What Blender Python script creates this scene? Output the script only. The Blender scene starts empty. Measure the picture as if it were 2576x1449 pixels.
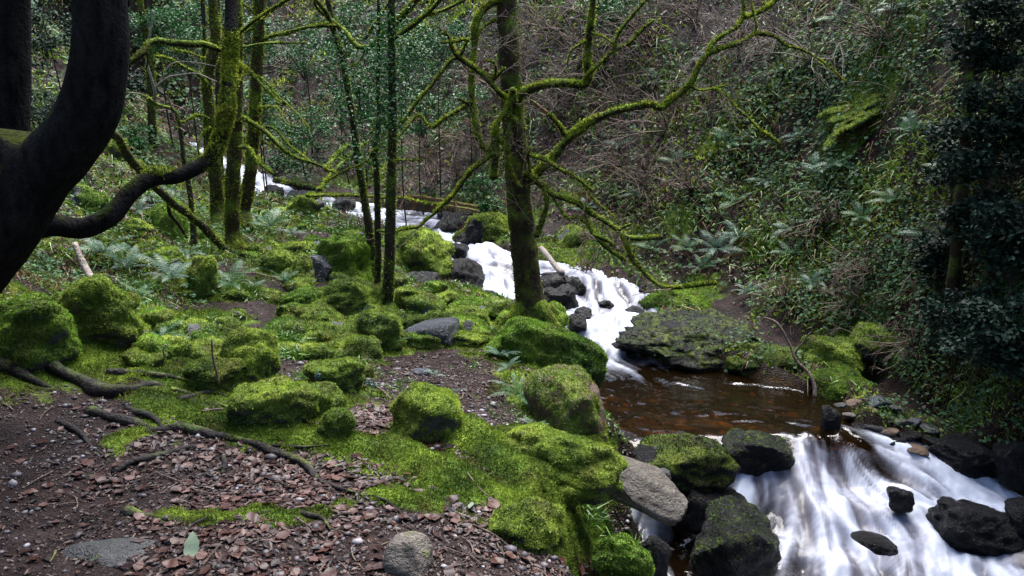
import bpy, bmesh, math, random
import numpy as np
from mathutils import Vector, Matrix

# ------------------------------------------------------------------ camera, sky, sun, exposure
scene = bpy.context.scene
COL = scene.collection
F = 2022.0                       # focal length in units of a 2576 px wide picture
PITCH = math.radians(12.0)
CAM = np.array((0.0, 0.0, 1.6))
cam_data = bpy.data.cameras.new('camera')
cam_data.sensor_width = 36.0
cam_data.lens = 36.0 * F / 2576.0
cam_data.clip_start = 0.05
cam_data.clip_end = 500.0
cam = bpy.data.objects.new('camera', cam_data)
COL.objects.link(cam)
cam.location = CAM
cam.rotation_euler = (math.radians(90) - PITCH, 0, 0)
scene.camera = cam

SUN_EL, SUN_AZ = 68.0, 20.0
world = bpy.data.worlds.new('World')
scene.world = world
world.use_nodes = True
wn = world.node_tree
sky = wn.nodes.new('ShaderNodeTexSky')
sky.sky_type = 'NISHITA'
sky.sun_disc = False
sky.sun_elevation = math.radians(SUN_EL)
sky.sun_rotation = math.radians(SUN_AZ)
sky.air_density = 1.0
sky.dust_density = 2.0
sky.ozone_density = 1.0
wn.links.new(sky.outputs[0], wn.nodes['Background'].inputs[0])
wn.nodes['Background'].inputs[1].default_value = 0.052

sun_data = bpy.data.lights.new('overcast_sun', 'SUN')
sun_data.energy = 1.5
sun_data.angle = math.radians(48)
sun_data.color = (1.0, 0.985, 0.96)
sun = bpy.data.objects.new('overcast_sun', sun_data)
COL.objects.link(sun)
_e, _a = math.radians(SUN_EL), math.radians(SUN_AZ)
_d = Vector((math.sin(_a) * math.cos(_e), math.cos(_a) * math.cos(_e), math.sin(_e)))
sun.rotation_euler = _d.to_track_quat('Z', 'Y').to_euler()

vs = scene.view_settings
scene.display_settings.display_device = 'sRGB'
vs.view_transform = 'Standard'
vs.look = 'None'
vs.gamma = 1.0
vs.use_curve_mapping = False
vs.exposure = 2.95
scene.render.engine = 'CYCLES'
scene.cycles.use_denoising = True
try:
    scene.cycles.denoiser = 'OPENIMAGEDENOISE'
    scene.cycles.denoising_input_passes = 'RGB_ALBEDO_NORMAL'
except Exception:
    pass
scene.cycles.max_bounces = 4
scene.cycles.diffuse_bounces = 2
scene.cycles.glossy_bounces = 2
scene.cycles.transmission_bounces = 3
scene.cycles.transparent_max_bounces = 8
scene.cycles.caustics_reflective = False
scene.cycles.caustics_refractive = False
scene.cycles.sample_clamp_indirect = 5.0

rng = np.random.default_rng(7)
random.seed(7)

# ------------------------------------------------------------------ helpers: space
_fw = np.array((0, math.cos(PITCH), -math.sin(PITCH)))
_up = np.array((0, math.sin(PITCH), math.cos(PITCH)))

def ray(px, py):
    return _fw + np.array((1.0, 0, 0)) * ((px - 1288.0) / F) + _up * ((724.5 - py) / F)

def PY(px, py, Y):               # the point at forward distance Y seen in direction (px, py)
    d = ray(px, py)
    return CAM + d * (Y / d[1])

def PZ(px, py, z):               # the point at height z seen in direction (px, py)
    d = ray(px, py)
    return CAM + d * ((z - CAM[2]) / d[2])

def ppm(p):                      # picture units per metre at point p
    return F / max(0.5, float(np.dot(np.asarray(p) - CAM, _fw)))

# views: regions of the photograph measured enlarged
def vA(x, y): return (x / 1.26 * .6289, y / 1.26 * .6289)
def vB(x, y): return ((1300 + x / 1.26) * .6289, y / 1.26 * .6289)
def vC(x, y): return ((2600 + x / 1.26) * .6289, y / 1.26 * .6289)
def vD(x, y): return (x / 1.1114 * .6289, (1000 + y / 1.1114) * .6289)
def vE(x, y): return ((1200 + x / 1.1114) * .6289, (1000 + y / 1.1114) * .6289)
def vF(x, y): return ((2300 + x / 1.1114) * .6289, (1000 + y / 1.1114) * .6289)

# ------------------------------------------------------------------ helpers: noise
def _hash(ix, iy, iz, seed):
    h = (ix * 374761393 + iy * 668265263 + iz * 2147483647 + seed * 974634777) & 0xFFFFFFFF
    h = ((h ^ (h >> 13)) * 1274126177) & 0xFFFFFFFF
    h = (h ^ (h >> 16)) & 0xFFFFFF
    return h.astype(np.float64) / 8388607.5 - 1.0

def vnoise(p, seed=0):
    p = np.asarray(p, dtype=np.float64)
    i = np.floor(p).astype(np.int64)
    f = p - i
    f = f * f * f * (f * (f * 6 - 15) + 10)
    x, y, z = i[:, 0], i[:, 1], i[:, 2]
    fx, fy, fz = f[:, 0], f[:, 1], f[:, 2]
    def L(a, b, t): return a + (b - a) * t
    c = [_hash(x + a, y + b, z + d, seed) for d in (0, 1) for b in (0, 1) for a in (0, 1)]
    return L(L(L(c[0], c[1], fx), L(c[2], c[3], fx), fy), L(L(c[4], c[5], fx), L(c[6], c[7], fx), fy), fz)

def fbm(p, scale=1.0, octaves=4, seed=0, gain=.5):
    p = np.asarray(p, dtype=np.float64) * scale
    out = np.zeros(len(p)); a = 1.0; tot = 0
    for k in range(octaves):
        out += a * vnoise(p, seed + k * 17); tot += a
        p = p * 2.03 + 11.7; a *= gain
    return out / tot

def smooth(a, b, x):
    t = np.clip((x - a) / (b - a), 0, 1)
    return t * t * (3 - 2 * t)

def norm(v):
    return v / np.maximum(1e-9, np.linalg.norm(v, axis=-1, keepdims=True))

# ------------------------------------------------------------------ helpers: meshes
def mesh_data(name, V, Fs, attrs=None, shade=True, uv=None):
    """V (n,3); Fs list of integer arrays (m,k)"""
    V = np.ascontiguousarray(V, dtype=np.float32)
    if not isinstance(Fs, (list, tuple)): Fs = [Fs]
    Fs = [np.asarray(f, dtype=np.int32) for f in Fs if len(f)]
    me = bpy.data.meshes.new(name)
    me.vertices.add(len(V)); me.vertices.foreach_set('co', V.ravel())
    nl = sum(f.size for f in Fs); npl = sum(len(f) for f in Fs)
    me.loops.add(nl); me.polygons.add(npl)
    me.loops.foreach_set('vertex_index', np.concatenate([f.ravel() for f in Fs]))
    tot = np.concatenate([np.full(len(f), f.shape[1], dtype=np.int32) for f in Fs])
    start = np.concatenate([[0], np.cumsum(tot)[:-1]]).astype(np.int32)
    me.polygons.foreach_set('loop_start', start)
    me.polygons.foreach_set('loop_total', tot)
    me.polygons.foreach_set('use_smooth', np.full(npl, shade, dtype=bool))
    for k, v in (attrs or {}).items():
        a = me.attributes.new(k, 'FLOAT', 'POINT')
        a.data.foreach_set('value', np.ascontiguousarray(v, dtype=np.float32))
    me.update(calc_edges=True)
    return me

def link(name, data, parent=None, mat=None):
    o = bpy.data.objects.new(name, data)
    COL.objects.link(o)
    if mat is not None and data is not None:
        data.materials.append(mat)
    if parent is not None: o.parent = parent
    return o

def tag(o, label=None, cat=None, group=None, kind=None):
    if label: o['label'] = label
    if cat: o['category'] = cat
    if group: o['group'] = group
    if kind: o['kind'] = kind
    return o

def vertex_normals(V, F4):
    V = np.asarray(V, dtype=np.float64)
    n = np.zeros_like(V)
    for f in (F4 if isinstance(F4, (list, tuple)) else [F4]):
        f = np.asarray(f)
        fn = np.cross(V[f[:, 1]] - V[f[:, 0]], V[f[:, -1]] - V[f[:, 0]])
        for k in range(f.shape[1]): np.add.at(n, f[:, k], fn)
    return norm(n)

def sample_surface(V, F4, n, weight=None, r=rng):
    """n random points on quads / triangles; weight per vertex. returns P, N, picked face's weight"""
    V = np.asarray(V, dtype=np.float64); F4 = np.asarray(F4)
    T = F4[:, [0, 1, 2]] if F4.shape[1] == 3 else np.concatenate([F4[:, [0, 1, 2]], F4[:, [0, 2, 3]]])
    a, b, c = V[T[:, 0]], V[T[:, 1]], V[T[:, 2]]
    fn = np.cross(b - a, c - a); ar = np.linalg.norm(fn, axis=1) * .5
    w = ar * (weight[T].mean(1) if weight is not None else 1.0)
    if w.sum() <= 0: return np.zeros((0, 3)), np.zeros((0, 3))
    cs = np.cumsum(w); idx = np.searchsorted(cs, r.random(n) * cs[-1]); idx = np.minimum(idx, len(T) - 1)
    u, v = r.random(n), r.random(n); m = u + v > 1; u[m] = 1 - u[m]; v[m] = 1 - v[m]
    P = a[idx] + (b - a)[idx] * u[:, None] + (c - a)[idx] * v[:, None]
    return P, norm(fn[idx])

def facing(P, N, limit=-.35):
    return np.einsum('ij,ij->i', norm(CAM - P), N) > limit

def blades(P, D, L, W, bend=0.3, r=rng, droop=0.0):
    """one curved three-vertex-pair leaf blade (two faces) per point. returns V, [quads, tris], rnd"""
    n = len(P)
    D = norm(D)
    s = norm(np.cross(D, norm(r.normal(size=(n, 3)))))
    L = np.broadcast_to(np.asarray(L, float), (n,))[:, None]; W = np.broadcast_to(np.asarray(W, float), (n,))[:, None]
    b = np.cross(D, s) * (r.normal(size=(n, 1)) * bend)
    mid = P + D * L * .5 + b * L * .25
    tip = P + D * L + b * L - np.array((0, 0, 1.0)) * droop * L
    V = np.concatenate([P - s * W * .3, P + s * W * .3, mid + s * W * .5, mid - s * W * .5, tip])
    i = np.arange(n)
    Q = np.stack([i, i + n, i + 2 * n, i + 3 * n], 1)
    T = np.stack([i + 3 * n, i + 2 * n, i + 4 * n], 1)
    rnd = np.tile(r.random(n), 5)
    return V, [Q, T], rnd

def tufts(P, D, L, W, r=rng):
    """one triangle per point: moss"""
    n = len(P)
    D = norm(D)
    s = norm(np.cross(D, r.normal(size=(n, 3))))
    L = np.broadcast_to(np.asarray(L, float), (n,))[:, None]; W = np.broadcast_to(np.asarray(W, float), (n,))[:, None]
    base = P - D * L * .25
    V = np.concatenate([base - s * W * .5, base + s * W * .5, P + D * L])
    i = np.arange(n)
    return V, [np.stack([i, i + n, i + 2 * n], 1)], np.tile(r.random(n), 3)

def leafquads(P, N, L, W, r=rng, fold=.25, dirs=None, curl=.16):
    """flat-ish leaf: six-vertex pointed oval folded along the midrib, lying across normal N"""
    n = len(P)
    N = norm(N)
    t = norm(np.cross(N, r.normal(size=(n, 3)))) if dirs is None else norm(dirs)
    s = np.cross(N, t)
    L = np.broadcast_to(np.asarray(L, float), (n,))[:, None]; W = np.broadcast_to(np.asarray(W, float), (n,))[:, None]
    up = N * (W * fold * r.uniform(.2, 1.4, (n, 1)))
    curl = N * (L * r.normal(0, curl, (n, 1)))
    base = P - t * L * .5; tip = P + t * L * .5 + curl
    V = np.concatenate([base, P - t * L * .12 + s * W * .5 + up, P + t * L * .22 + s * W * .36 + up + curl * .4, tip,
                        P + t * L * .22 - s * W * .36 + up + curl * .4, P - t * L * .12 - s * W * .5 + up, P + t * L * .06 + curl * .15])
    i = np.arange(n)
    def q(a, b, c, d): return np.stack([i + a * n, i + b * n, i + c * n, i + d * n], 1)
    Q = np.concatenate([q(0, 6, 2, 1), q(6, 3, 2, 2)[:0], q(0, 5, 4, 6)])
    T = np.concatenate([np.stack([i + 6 * n, i + 3 * n, i + 2 * n], 1), np.stack([i + 6 * n, i + 4 * n, i + 3 * n], 1)])
    return V, [Q, T], np.tile(r.random(n), 7)

def leafpairs(P, N, L, W, r=rng, fold=.25):
    """small leaf: two triangles folded along the midrib"""
    n = len(P); N = norm(N)
    t = norm(np.cross(N, r.normal(size=(n, 3)))); s = np.cross(N, t)
    L = np.broadcast_to(np.asarray(L, float), (n,))[:, None]; W = np.broadcast_to(np.asarray(W, float), (n,))[:, None]
    up = N * (W * fold * r.uniform(.2, 1.4, (n, 1))); tip = P + t * L * .5 + N * (L * r.normal(0, .16, (n, 1)))
    V = np.concatenate([P - t * L * .5, P + s * W * .55 + up, tip, P - s * W * .55 + up]); i = np.arange(n)
    return V, [np.concatenate([np.stack([i, i + 2 * n, i + n], 1), np.stack([i, i + 3 * n, i + 2 * n], 1)])], np.tile(r.random(n), 4)

def merge(parts):
    """[(V, [faces...], rnd)] -> one"""
    Vs, Fq, Ft, R, off = [], [], [], [], 0
    for V, Fs, rn in parts:
        if not len(V): continue
        Vs.append(V); R.append(rn)
        for f in Fs:
            if not len(f): continue
            (Fq if f.shape[1] == 4 else Ft).append(f + off)
        off += len(V)
    out = []
    if Fq: out.append(np.concatenate(Fq))
    if Ft: out.append(np.concatenate(Ft))
    return np.concatenate(Vs), out, np.concatenate(R)

def catmull(pts, n):
    pts = np.asarray(pts, float)
    if len(pts) < 3:
        t = np.linspace(0, 1, n)[:, None]
        return pts[0] * (1 - t) + pts[-1] * t
    p = np.vstack([2 * pts[0] - pts[1], pts, 2 * pts[-1] - pts[-2]])
    seg = np.linalg.norm(np.diff(pts, axis=0)[:, :3], axis=1); cum = np.concatenate([[0], np.cumsum(seg)])
    q = np.linspace(0, cum[-1], n)
    k = np.clip(np.searchsorted(cum, q, side='right') - 1, 0, len(pts) - 2)
    t = ((q - cum[k]) / np.maximum(seg[k], 1e-9))[:, None]
    p0, p1, p2, p3 = p[k], p[k + 1], p[k + 2], p[k + 3]
    return .5 * (2 * p1 + (p2 - p0) * t + (2 * p0 - 5 * p1 + 4 * p2 - p3) * t ** 2 + (3 * p1 - p0 - 3 * p2 + p3) * t ** 3)

def tube(pts, radii, sides=10, step=.05, lump=0.0, lump_scale=8.0, seed=0, cap=True, wob=0.0):
    """tapered, knobbly limb. pts (k,3), radii (k). returns V, [quads, tris], axis coordinate along limb"""
    pr = np.hstack([np.asarray(pts, float), np.asarray(radii, float)[:, None]])
    length = np.linalg.norm(np.diff(pr[:, :3], axis=0), axis=1).sum()
    n = max(4, int(length / step) + 1)
    c = catmull(pr, n); C, R = c[:, :3], np.maximum(c[:, 3], .0015)
    if wob:
        w = np.stack([fbm(C + k * 31.7, 3.0, 2, seed + k) for k in range(3)], 1)
        C = C + w * wob * smooth(0, .2, np.linspace(0, 1, n))[:, None]
    T = norm(np.gradient(C, axis=0))
    ref = np.array((.31, .87, .38)); ref /= np.linalg.norm(ref)
    U = np.zeros_like(C); u = norm(np.cross(T[0], ref))
    for i in range(n):
        u = u - T[i] * np.dot(u, T[i]); u = u / np.linalg.norm(u); U[i] = u
    W = np.cross(T, U)
    a = np.linspace(0, 2 * math.pi, sides, endpoint=False)
    ring = U[:, None, :] * np.cos(a)[None, :, None] + W[:, None, :] * np.sin(a)[None, :, None]
    V = C[:, None, :] + ring * R[:, None, None]
    V = V.reshape(-1, 3)
    if lump:
        nv = ring.reshape(-1, 3); rr = np.repeat(R, sides)
        k = fbm(V, lump_scale, 3, seed) * lump
        V = V + nv * (k * rr)[:, None]
    i = np.arange(n - 1)[:, None] * sides; j = np.arange(sides)[None, :]; j2 = (j + 1) % sides
    Q = np.stack([i + j, i + j2, i + sides + j2, i + sides + j], -1).reshape(-1, 4)
    fs = [Q]
    if cap:
        V = np.vstack([V, C[:1], C[-1:] + T[-1:] * R[-1:, None] * .6])
        b0, b1 = len(V) - 2, len(V) - 1; k = np.arange(sides); k2 = (k + 1) % sides
        fs.append(np.concatenate([np.stack([np.full(sides, b0), k2, k], 1),
                                  np.stack([np.full(sides, b1), (n - 1) * sides + k, (n - 1) * sides + k2], 1)]))
    return V, fs

# ------------------------------------------------------------------ helpers: materials
class M:
    def __init__(self, name, rough=.8, spec=.3):
        self.m = bpy.data.materials.new(name); self.m.use_nodes = True
        self.t = self.m.node_tree; self.b = self.t.nodes['Principled BSDF']
        self.b.inputs['Roughness'].default_value = rough
        self.b.inputs['Specular IOR Level'].default_value = spec
        self.co = None
    def n(self, kind, **kw):
        nd = self.t.nodes.new(kind)
        for k, v in kw.items():
            if k.startswith('i_'):
                key = k[2:]
                key = int(key) if key.isdigit() else key.replace('_', ' ')
                self.set(nd.inputs[key], v)
            else: setattr(nd, k, v)
        return nd
    def set(self, s, v):
        if isinstance(v, bpy.types.NodeSocket): self.t.links.new(v, s)
        else:
            if isinstance(v, (tuple, list)) and len(v) == 3 and s.type == 'RGBA': v = (*v, 1)
            s.default_value = v
    def coords(self):
        if self.co is None: self.co = self.n('ShaderNodeNewGeometry').outputs['Position']
        return self.co
    def objco(self):
        return self.n('ShaderNodeTexCoord').outputs['Object']
    def noise(self, scale, detail=4, rough=.55, vec=None, dist=0.0):
        return self.n('ShaderNodeTexNoise', i_Vector=vec or self.coords(), i_Scale=scale, i_Detail=detail, i_Roughness=rough, i_Distortion=dist).outputs[0]
    def voro(self, scale, out='Distance', vec=None, feature='F1'):
        nd = self.n('ShaderNodeTexVoronoi', feature=feature, i_Vector=vec or self.coords(), i_Scale=scale)
        return nd.outputs[out]
    def ramp(self, fac, stops):
        nd = self.n('ShaderNodeValToRGB', i_Fac=fac); cr = nd.color_ramp
        while len(cr.elements) < len(stops): cr.elements.new(.5)
        for e, (p, c) in zip(cr.elements, stops):
            e.position = p; e.color = (c, c, c, 1) if isinstance(c, (int, float)) else (*c, 1)
        return nd.outputs[0]
    def mix(self, fac, a, b, blend='MIX'):
        nd = self.n('ShaderNodeMix', data_type='RGBA', blend_type=blend)
        self.set(nd.inputs[0], fac); self.set(nd.inputs[6], a); self.set(nd.inputs[7], b)
        return nd.outputs[2]
    def math(self, op, a, b=0.0, clamp=False):
        nd = self.n('ShaderNodeMath', operation=op, use_clamp=clamp)
        self.set(nd.inputs[0], a); self.set(nd.inputs[1], b)
        return nd.outputs[0]
    def attr(self, name):
        return self.n('ShaderNodeAttribute', attribute_name=name).outputs['Fac']
    def up(self):
        nd = self.n('ShaderNodeSeparateXYZ'); self.t.links.new(self.n('ShaderNodeNewGeometry').outputs['Normal'], nd.inputs[0])
        return nd.outputs[2]
    def rand(self):
        return self.n('ShaderNodeObjectInfo').outputs['Random']
    def bump(self, h, strength=.5, dist=.02):
        nd = self.n('ShaderNodeBump', i_Strength=strength, i_Distance=dist, i_Height=h)
        self.t.links.new(nd.outputs[0], self.b.inputs['Normal'])
    def color(self, c): self.set(self.b.inputs['Base Color'], c)
    def rough(self, r): self.set(self.b.inputs['Roughness'], r)
    def translucent(self, c, fac):
        out = self.t.nodes['Material Output']
        tr = self.n('ShaderNodeBsdfTranslucent', i_Color=c)
        mx = self.n('ShaderNodeMixShader', i_Fac=fac)
        self.t.links.new(self.b.outputs[0], mx.inputs[1]); self.t.links.new(tr.outputs[0], mx.inputs[2])
        self.t.links.new(mx.outputs[0], out.inputs['Surface'])

MOSS_DEEP, MOSS_MID, MOSS_LITE = (.032, .072, .010), (.145, .22, .024), (.35, .44, .06)
def moss_color(m, scale=2.2, fine=True):
    big = m.noise(scale, 3, .6)
    c = m.ramp(big, [(.32, MOSS_DEEP), (.5, MOSS_MID), (.68, MOSS_LITE)])
    c = m.mix(m.ramp(m.noise(4.5, 4, .6), [(.50, 0.0), (.66, .75)]), c, (.095, .085, .022))
    if fine:
        sm = m.noise(55, 3, .7)
        c = m.mix(m.ramp(sm, [(.3, .75), (.6, 0.0)]), c, (.012, .02, .004))
    return c

def mk_moss(name, hue=(1, 1, 1), bright=1.0):
    m = M(name, .9, .15)
    r = m.attr('rnd')
    c = moss_color(m, 2.4, False)
    c = m.mix(m.ramp(m.noise(17, 2, .5), [(.36, .75), (.52, 0.0)]), c, (.022, .05, .006))
    c = m.mix(m.ramp(m.noise(23, 2, .5), [(.56, 0.0), (.7, .6)]), c, (.34, .41, .07))
    c = m.mix(m.ramp(r, [(0, .45), (.35, 0)]), c, (.05, .045, .012))
    c = m.mix(m.ramp(r, [(.7, 0.0), (1, .5)]), c, (.42, .47, .10))
    c = m.mix(1.0, c, tuple(h * bright for h in hue), 'MULTIPLY')
    m.color(c); m.translucent(c, .4)
    return m.m
MAT = {}
MAT['moss'] = mk_moss('moss_cushion', (1, 1, 1), 1.28)
MAT['moss_ground'] = mk_moss('moss_on_soil', (.9, .95, .9), .85)
MAT['moss_dark'] = mk_moss('moss_feather_dark', (.74, 1.0, .8), 1.15)
MAT['moss_black'] = mk_moss('moss_thin_black', (.55, .55, .5), .38)
MAT['moss_branch'] = mk_moss('moss_on_wood', (1.12, 1.05, .8), 1.05)

def mk_rock(name, dark, light, rough, moss=True, wet=0.0, mosscol=1.0):
    m = M(name, rough, .5)
    n1 = m.noise(3.2, 6, .65); n2 = m.noise(26, 4, .6)
    c = m.mix(m.ramp(n1, [(.35, 0.0), (.66, 1.0)]), dark, light)
    c = m.mix(m.ramp(n2, [(.3, .5), (.62, 0.0)]), c, tuple(x * .35 for x in dark))
    lich = m.noise(9, 4, .7)
    if 'wet' not in name: c = m.mix(m.ramp(lich, [(.62, 0.0), (.68, .35)]), c, tuple(min(1, x * 1.8 + .02) for x in light))
    if moss:
        k = m.math('ADD', m.attr('moss'), m.math('MULTIPLY', m.math('SUBTRACT', m.noise(14, 4, .7), .5), .9))
        mask = m.ramp(k, [(.42, 0.0), (.58, 1.0)])
        mc = m.mix(1.0, moss_color(m, 2.4), (mosscol, mosscol, mosscol), 'MULTIPLY')
        c = m.mix(mask, c, mc)
        m.rough(m.math('MAXIMUM', m.math('MULTIPLY', mask, .95), m.ramp(n1, [(.3, rough * .7), (.7, rough)])))
    else:
        m.rough(m.ramp(n1, [(.3, rough * .6), (.7, rough)]))
    h = m.math('ADD', m.noise(12, 6, .75), m.math('MULTIPLY', m.noise(70, 3, .6), .4))
    m.bump(h, 1.0, .05)
    m.color(c)
    return m.m
MAT['rock'] = mk_rock('grey_rock', (.025, .025, .027), (.085, .083, .08), .65)
MAT['rock_wet'] = mk_rock('wet_black_rock', (.0035, .0035, .004), (.010, .0095, .0105), .38, mosscol=.42)
for _n in MAT['rock_wet'].node_tree.nodes:
    if _n.type == 'BSDF_PRINCIPLED': _n.inputs['Specular IOR Level'].default_value = .22
MAT['slate'] = mk_rock('blue_grey_slate', (.035, .038, .048), (.105, .11, .135), .35)
MAT['rock_tan'] = mk_rock('tan_rock', (.075, .06, .047), (.19, .165, .138), .6)
MAT['rock_brown'] = mk_rock('brown_rock', (.06, .035, .022), (.20, .12, .07), .55)
# ------------------------------------------------------------------ terrain
class RBF:
    def __init__(self, P, Z, soft=.35, reg=1e-3):
        self.P = np.asarray(P, float)[:, :2]; Z = np.asarray(Z, float); n = len(Z); self.soft = soft
        A = np.zeros((n + 3, n + 3))
        A[:n, :n] = self.k(self.P, self.P); A[:n, :n] -= np.eye(n) * reg
        A[:n, n] = 1; A[:n, n + 1:] = self.P; A[n, :n] = 1; A[n + 1:, :n] = self.P.T
        self.w = np.linalg.solve(A, np.concatenate([Z, [0, 0, 0]]))
    def k(self, a, b):
        d = a[:, None, :] - b[None, :, :]
        return np.sqrt((d ** 2).sum(-1) + self.soft ** 2)
    def __call__(self, XY):
        XY = np.asarray(XY, float); n = len(self.P); out = np.empty(len(XY))
        for i in range(0, len(XY), 20000):
            q = XY[i:i + 20000, :2]
            out[i:i + 20000] = self.k(q, self.P) @ self.w[:n] + self.w[n] + q @ self.w[n + 1:]
        return out

ctrl = [(-3, 0, .12), (0, 0, 0), (1.3, 0, -.2), (0, -4, 0), (-4, -4, .3), (3, -4, -.6), (1.9, 1.5, -1.0), (2.6, -1, -1.4), (1.7, -4, -1.2), (1.2, 2.2, -.45),
        (5.2, 0, .6), (5.6, 3, 1.2), (5.8, -4, 1.0), (0, 32, 10), (-10, 33, 10), (10, 25, 13), (12, 12, 12), (9, 6, 7.5), (9, -2, 6),
        (-12, 15, 7), (-13, 5, 7.5), (-8, 2, 2.6), (-8, -4, 4), (0, 45, 16), (14, 40, 20), (-16, 40, 15), (-16, 25, 10), (16, 0, 12), (-16, -4, 10), (14, -4, 10), (0, -7, 2.5), (-4, -7, 4), (4, -7, 2.5), (0, -11, 9), (-8, -11, 11), (8, -11, 11), (0, -14, 12), (-16, -14, 14), (16, -14, 14)]  # unseen rise behind the camera, shaped to block low sky light
for px, py, z in [(100, 1400, .05), (600, 1400, 0), (1000, 1400, -.02), (1300, 1400, -.07), (1480, 1440, -.2), (1600, 1449, -.5),
                  (300, 1200, .03), (700, 1200, 0), (1100, 1180, -.03), (1350, 1260, -.10), (1520, 1340, -.35),
                  (100, 1000, .15), (400, 1000, .12), (650, 1000, .08), (900, 1040, .04), (1120, 1080, -.06), (1300, 1130, -.15), (1400, 1160, -.25), (1480, 1230, -.4),
                  (1050, 920, -.2), (1200, 960, -.25), (1180, 1040, -.22), (1300, 1050, -.33), (1400, 930, -.3), (1400, 990, -.33), (900, 830, -.12), (1000, 880, -.2), (1200, 880, -.27),
                  (650, 770, 0), (500, 760, .08), (430, 850, .15), (750, 900, 0), (300, 720, .25), (150, 780, .35), (0, 900, .3), (0, 780, .5),
                  (350, 600, .35), (500, 640, .25), (620, 600, .2), (800, 600, .15), (930, 590, .06), (850, 700, .02), (1100, 780, -.3), (1200, 800, -.38), (1340, 800, -.38),
                  (1020, 680, -.1), (1100, 720, -.2), (700, 570, .2), (500, 560, .35), (300, 560, .6),
                  (2150, 1030, -.66), (2300, 1080, -.66), (2420, 1120, -.7), (2560, 1180, -.8), (1800, 830, -.55), (1950, 900, -.6)]:
    ctrl.append(PZ(px, py, z))
for px, py, Y in [(450, 430, 13), (250, 420, 11), (550, 450, 14.5), (620, 520, 12.5), (760, 500, 13), (150, 550, 7), (0, 450, 8), (0, 200, 9), (200, 200, 13), (330, 250, 19), (330, 0, 24),
                  (-400, 300, 7), (-400, 0, 9), (-500, 900, 3.8), (-500, 600, 5), (420, 330, 23), (550, 380, 21), (700, 410, 18.5), (700, 250, 22), (700, 0, 27), (870, 480, 15.5), (850, 300, 18.5), (1000, 460, 15), (1000, 250, 18), (1000, 0, 21),
                  (1200, 500, 13.2), (1200, 300, 15.5), (1200, 0, 18.5), (1350, 590, 11.4), (1450, 600, 11), (1450, 400, 12.8), (1450, 200, 14.2), (1450, 0, 15.8),
                  (1600, 680, 9.9), (1700, 700, 9.4), (1700, 500, 10.4), (1700, 250, 12), (1700, 0, 13.8), (1850, 740, 8.9), (2000, 780, 8.3), (2000, 600, 9), (2000, 350, 10.2), (2000, 0, 12),
                  (2130, 900, 7.6), (2250, 930, 7), (2250, 700, 7.6), (2250, 400, 8.5), (2250, 0, 10), (2450, 1000, 6.2), (2450, 700, 6.7), (2450, 300, 7.4), (2450, 0, 8.2),
                  (2620, 1120, 5.1), (2750, 800, 5.3), (2900, 600, 5.3), (2900, 0, 6)]:
    ctrl.append(PY(px, py, Y))
ctrl = np.array(ctrl, float)
_base = RBF(ctrl[:, :2], ctrl[:, 2])

# the stream: way points (x, y, z, half width, foam)
def WZ(px, py, z, w, f): return (*PZ(px, py, z), w, f)
def WY(px, py, Y, w, f, z=None):
    p = PY(px, py, Y); return (p[0], p[1], p[2] if z is None else z, w, f)
MAIN = [WY(250, 358, 23, .8, .8), WY(430, 372, 20, .75, .9), WY(560, 430, 17.5, .55, .9), WY(665, 485, 15.2, .6, .95), WY(790, 525, 14, .6, .7), WY(900, 552, 13.3, .65, .8, 0.0),
        WY(1040, 556, 12.7, .65, .75, -.03), WY(1105, 597, 11.6, .42, .9), WY(1180, 632, 10.7, .42, 1), WY(1262, 662, 9.95, .42, 1), WY(1265, 742, 9.2, .34, 1), WY(1400, 775, 8.75, .22, 1), WY(1490, 850, 8.0, .36, 1),
        WZ(1540, 935, -.72, .45, .42), WZ(1570, 1010, -.72, .55, .2), WZ(1660, 1070, -.73, .55, .12), WZ(1830, 1060, -.73, .6, .06), WZ(2010, 1080, -.745, .5, .1),
        WZ(2110, 1120, -.77, .42, .42), WZ(2090, 1190, -.93, .5, .9), WZ(2120, 1260, -1.03, .7, 1), WZ(2180, 1350, -1.13, .85, 1), WZ(2230, 1480, -1.2, 1.0, 1), WZ(2200, 1800, -1.35, 1.2, 1)]
ARM = [MAIN[9], WY(1400, 688, 9.8, .25, 1), WY(1510, 712, 9.25, .34, 1), WY(1560, 775, 8.65, .38, 1), WY(1510, 845, 8.05, .36, 1)]
BAY = [WZ(1750, 990, -.72, .62, .05), WZ(1900, 1010, -.73, .55, .0), WZ(2020, 1020, -.735, .35, .0)]
SIDE = [WZ(1830, 1290, -1.05, .35, .8), WZ(1720, 1335, -1.07, .3, .75), WZ(1740, 1430, -1.14, .35, .12), WZ(1800, 1600, -1.25, .4, .5)]
RIGHT = [WZ(2180, 1130, -.79, .35, .5), WZ(2270, 1190, -.93, .4, .85), WZ(2420, 1250, -1.05, .42, .95), WZ(2480, 1360, -1.12, .6, .95), WZ(2560, 1500, -1.2, .6, 1)]
LINES = [np.array(l) for l in (MAIN, ARM, BAY, SIDE, RIGHT)]
_wp = np.vstack(LINES); _, _ui = np.unique(np.round(_wp[:, :2], 3), axis=0, return_index=True); _wp = _wp[_ui]
_wp = np.vstack([_wp, [WZ(1600, 1110, -.733, 0, 0), WZ(1720, 1110, -.735, 0, 0), WZ(1840, 1112, -.74, 0, 0), WZ(1960, 1118, -.745, 0, 0), WZ(2060, 1118, -.755, 0, 0), WZ(1780, 1010, -.725, 0, 0), WZ(1950, 1045, -.735, 0, 0)]])
water_z = RBF(_wp[:, :2], _wp[:, 2], .12, 2e-3)

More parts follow.
